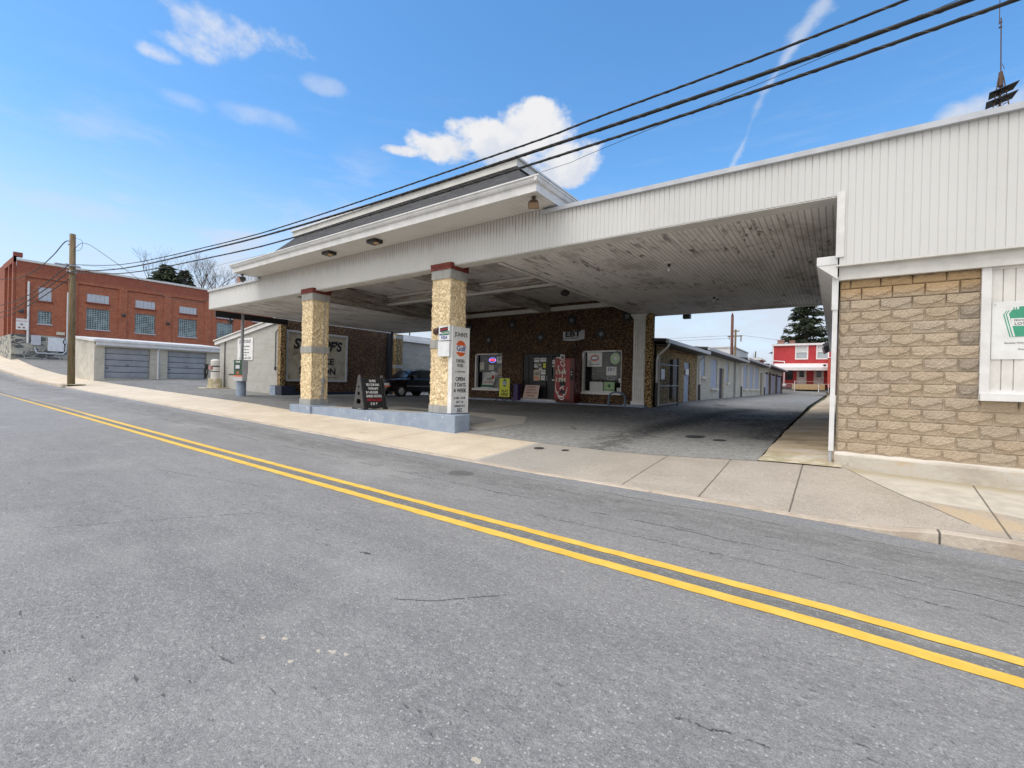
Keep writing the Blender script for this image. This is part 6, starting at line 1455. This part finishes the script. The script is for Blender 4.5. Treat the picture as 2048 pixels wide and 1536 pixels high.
# ================================================================= antenna tower
an = thing('antenna_mast', 'lattice antenna mast with two dark solar panels rising behind the right parapet', 'antenna', (3.15, 16, 4))
b = MB(); tp = Vector((3.14, 16, 9.55))
for a, c in ((-.17, -.1), (.17, -.1), (.0, .18)): b.cyl((3.15+a*1.35, 16+c, 7.9), tp+Vector((a*.22, c*.2, -.1)), .012, .012, 6)
for k in range(5):
    z = 8.3+k*.22; s_ = (9.55-z)/1.7; q = [Vector((3.15+a*1.3*s_, 16+c*s_, z)) for a, c in ((-.17, -.1), (.17, -.1), (.0, .18))]; b.tube(q+[q[0]], .006, 4)
b.cyl((3.15, 16, 7.9), (3.14, 16, 9.45), .012).cyl(tp-Vector((0, 0, .35)), tp, .05, .04, 8)
b.build('tower', 'rust', an)
MB().cyl(tp-Vector((0, 0, .1)), (3.12, 16, 10.9), .012).cyl((3.09, 16, 10.75), (3.09, 16, 12.2), .008).box(3.08, 3.14, 15.98, 16.02, 10.78, 10.80).box(3.08, 3.14, 15.98, 16.02, 10.66, 10.68).cyl((3.16, 16, 9.75), (3.20, 16, 9.6), .006).build('rod', 'rust', an)
an.location.z = 0; 
for ch in list(an.children): pass
for z, dxx in ((9.02, .0), (8.80, -.05)):
    MB().prism([(2.92+dxx, 15.85, z), (3.43+dxx*.3, 15.85, z+.13), (3.38+dxx*.3, 16.1, z+.07), (2.95+dxx, 16.1, z-.05)], (0, 0, .02)).build('solar_panel', 'solar panel', an)
an.location.z = 4

# ================================================================= manholes
mh = [(-5.34, 8.53, .12, 'dark round cap in the sidewalk, larger one at the driveway edge'), (-4.75, 8.66, .085, 'dark round cap in the sidewalk, smaller right-hand one'),
      (-2.84, 11.86, .24, 'rough round cover in the driveway asphalt, larger of the near pair'), (-2.2, 11.5, .15, 'small oval cover in the driveway asphalt, right of the larger one'), (-4.58, 23.9, .3, 'dark cover farther up the driveway')]
for x, y, r, lb in mh:
    z = hwalk(x, y) if y < 9.1 else hlot(x, y)+.004
    o = MB(); n = 20; o.v = [Vector((x+r*math.cos(i*2*math.pi/n), y+r*math.sin(i*2*math.pi/n)*1.0, (hwalk if y < 9.1 else hlot)(x+r*math.cos(i*2*math.pi/n), y+r*math.sin(i*2*math.pi/n))+.008+(.004 if y > 9.1 else 0))) for i in range(n)]; o.f = [list(range(n))]
    o = o.build('manhole_cover', mat('cast iron', color=(.045, .04, .038), rough=.8, var=.5, nscale=20)); tag(o, lb, 'manhole cover', 'covers in the pavement')

# ================================================================= trees
def spruce(name, label, x, y, z, h, rad, seed, dens=1.0, m='spruce needles'):
    t_ = thing(name, label, 'tree', (x, y, z)); rn = random.Random(seed)
    MB().cyl((x, y, z-.5), (x, y, z+h), rad*.075, .03, 8).build('trunk', 'bark', t_)
    tw = MB(); lf = MB(); n = int(95*dens)
    for i in range(n):
        u = (i+.5)/n; hh = z+h*(.10+.9*u); L = rad*(1-u)**.8*rn.uniform(.7, 1.12)+.15; a = rn.uniform(0, 2*math.pi)
        d = Vector((math.cos(a), math.sin(a), 0)); p0 = Vector((x, y, hh)); drop = -.16*L+.1*L*u
        p1 = p0+d*L*.6+Vector((0, 0, drop)); p2 = p0+d*L+Vector((0, 0, drop+.10*L))
        tw.cyl(p0, p1, .05, .03, 4, False).cyl(p1, p2, .03, .012, 4, False)
        k = int((10+30*L/rad)*dens**.5)
        side = Vector((-d.y, d.x, 0))
        for j in range(k):
            s_ = rn.uniform(.12, 1.02); q = (p0.lerp(p1, s_/.6) if s_ < .6 else p1.lerp(p2, (s_-.6)/.4))
            w_ = (1.05-s_)*L*.42; off = side*rn.uniform(-w_, w_)+Vector((0, 0, rn.uniform(-.16, .06)*rad*.3))
            c = q+off; dd = (d*rn.uniform(.3, 1)+side*rn.uniform(-.9, .9)+Vector((0, 0, rn.uniform(-.7, .15)))).normalized()
            ln = rn.uniform(.07, .16)*rad*.9; wd_ = ln*rn.uniform(.16, .3); nn_ = dd.cross(Vector((rn.uniform(-1, 1), rn.uniform(-1, 1), 1))).normalized()*wd_
            up_ = dd.cross(nn_).normalized()*wd_*.6
            lf.add([c-nn_, c+dd*ln*.5-up_, c+nn_, c+dd*ln], [(0, 1, 3), (1, 2, 3), (0, 1, 2)])
    tw.build('branches', 'bark', t_); lf.build('needles', m, t_)
    return t_
spruce('spruce_tree', 'tall dark spruce standing behind the red house', -4.6, 100, 2, 18.2, 6.6, 4, 2.6)
spruce('spruce_tree', 'broad dark conifer behind the brick building roof, taller left one', -100, 30.2, 6, 15.6, 9.0, 9, 2.2)
spruce('spruce_tree', 'narrower dark conifer behind the brick building roof, right of the broad one', -100, 32.9, 6, 15.3, 6.4, 12, 1.8)
def bare(label, x, y, z, h, spread, seed, depth=6, trunk=True):
    t_ = thing('bare_tree', label, 'tree', (x, y, z), 'bare winter trees'); rn = random.Random(seed); br = MB(); tk = MB()
    def grow(p, d, L, r, lv):
        q = p+d*L; (tk if lv == 0 else br).cyl(p, q, r, r*.7, 5 if lv < 2 else 3, False)
        if lv >= depth: return
        for k in range(rn.choice((2, 3, 3)) if lv < 4 else rn.choice((2, 2, 3))):
            ax = Vector((rn.gauss(0, 1), rn.gauss(0, 1), rn.gauss(0, .4))).normalized()
            nd = (d+ax*rn.uniform(.3, .65)*spread+Vector((0, 0, .12))).normalized()
            grow(q, nd, L*rn.uniform(.62, .84), r*rn.uniform(.5, .68), lv+1)
    grow(Vector((x, y, z)), Vector((0, 0, 1)), h*.28, h*.014, 0)
    tk.build('trunk', 'bark', t_); br.build('branches', 'bark', t_)
bare('bare tree left of the dark conifers above the brick roof', -104, 28.2, 8, 15.5, 1, 21, 7)
bare('bare tree right of the dark conifers above the brick roof', -102, 37.0, 8, 18.5, 1.1, 23, 7)
bare('wide bare tree nearest the canopy end above the brick roof', -100, 40.5, 7.5, 17.5, 1.1, 27, 7)
bare('bare tree partly hidden behind the lone brick chimney', -98, 44.5, 7.5, 16, 1.1, 31, 7)
for x, y, h, sd, lb in ((-22, 120, 10, 41, 'small bare tree over the pale warehouse, left one'), (-15.5, 125, 9.2, 43, 'small bare tree right of the crossarm pole'), (-11.5, 130, 9.6, 47, 'small bare tree between the crossarm pole and the red house'), (-5.5, 118, 11, 53, 'faint bare tree just behind the red house chimneys'), (-29, 120, 9.5, 57, 'small bare tree at the far left above the driveway row')):
    bare(lb, x, y, 2.5, h, 1.1, sd, 5)
# neighbouring house eave seen between the spruce and the stone building
nh = thing('neighbour_house', 'dark gabled house corner behind the stone building beside the spruce', 'house', (-.2, 62, 1.5))
MB().box(-.55, 6, 62, 72, 1, 6.3).build('wall', mat('maroon boards', color=(.10, .03, .03)), nh); MB().prism([(-1.35, 61.5, 6.35), (3.5, 61.5, 9.2), (3.5, 61.5, 9.5), (-1.35, 61.5, 6.75)], (0, 11, 0)).build('roof', 'dark roof', nh)
MB().box(-1.4, -1.25, 61.4, 72, 6.3, 6.6).build('gutter', 'grey metal', nh)

SC.render.engine = 'CYCLES'
SC.cycles.use_denoising = True; SC.cycles.denoising_prefilter = 'ACCURATE'
SC.cycles.max_bounces = 8; SC.cycles.transparent_max_bounces = 12
for o in list(bpy.data.objects):
    if '_w' in o: del o['_w']
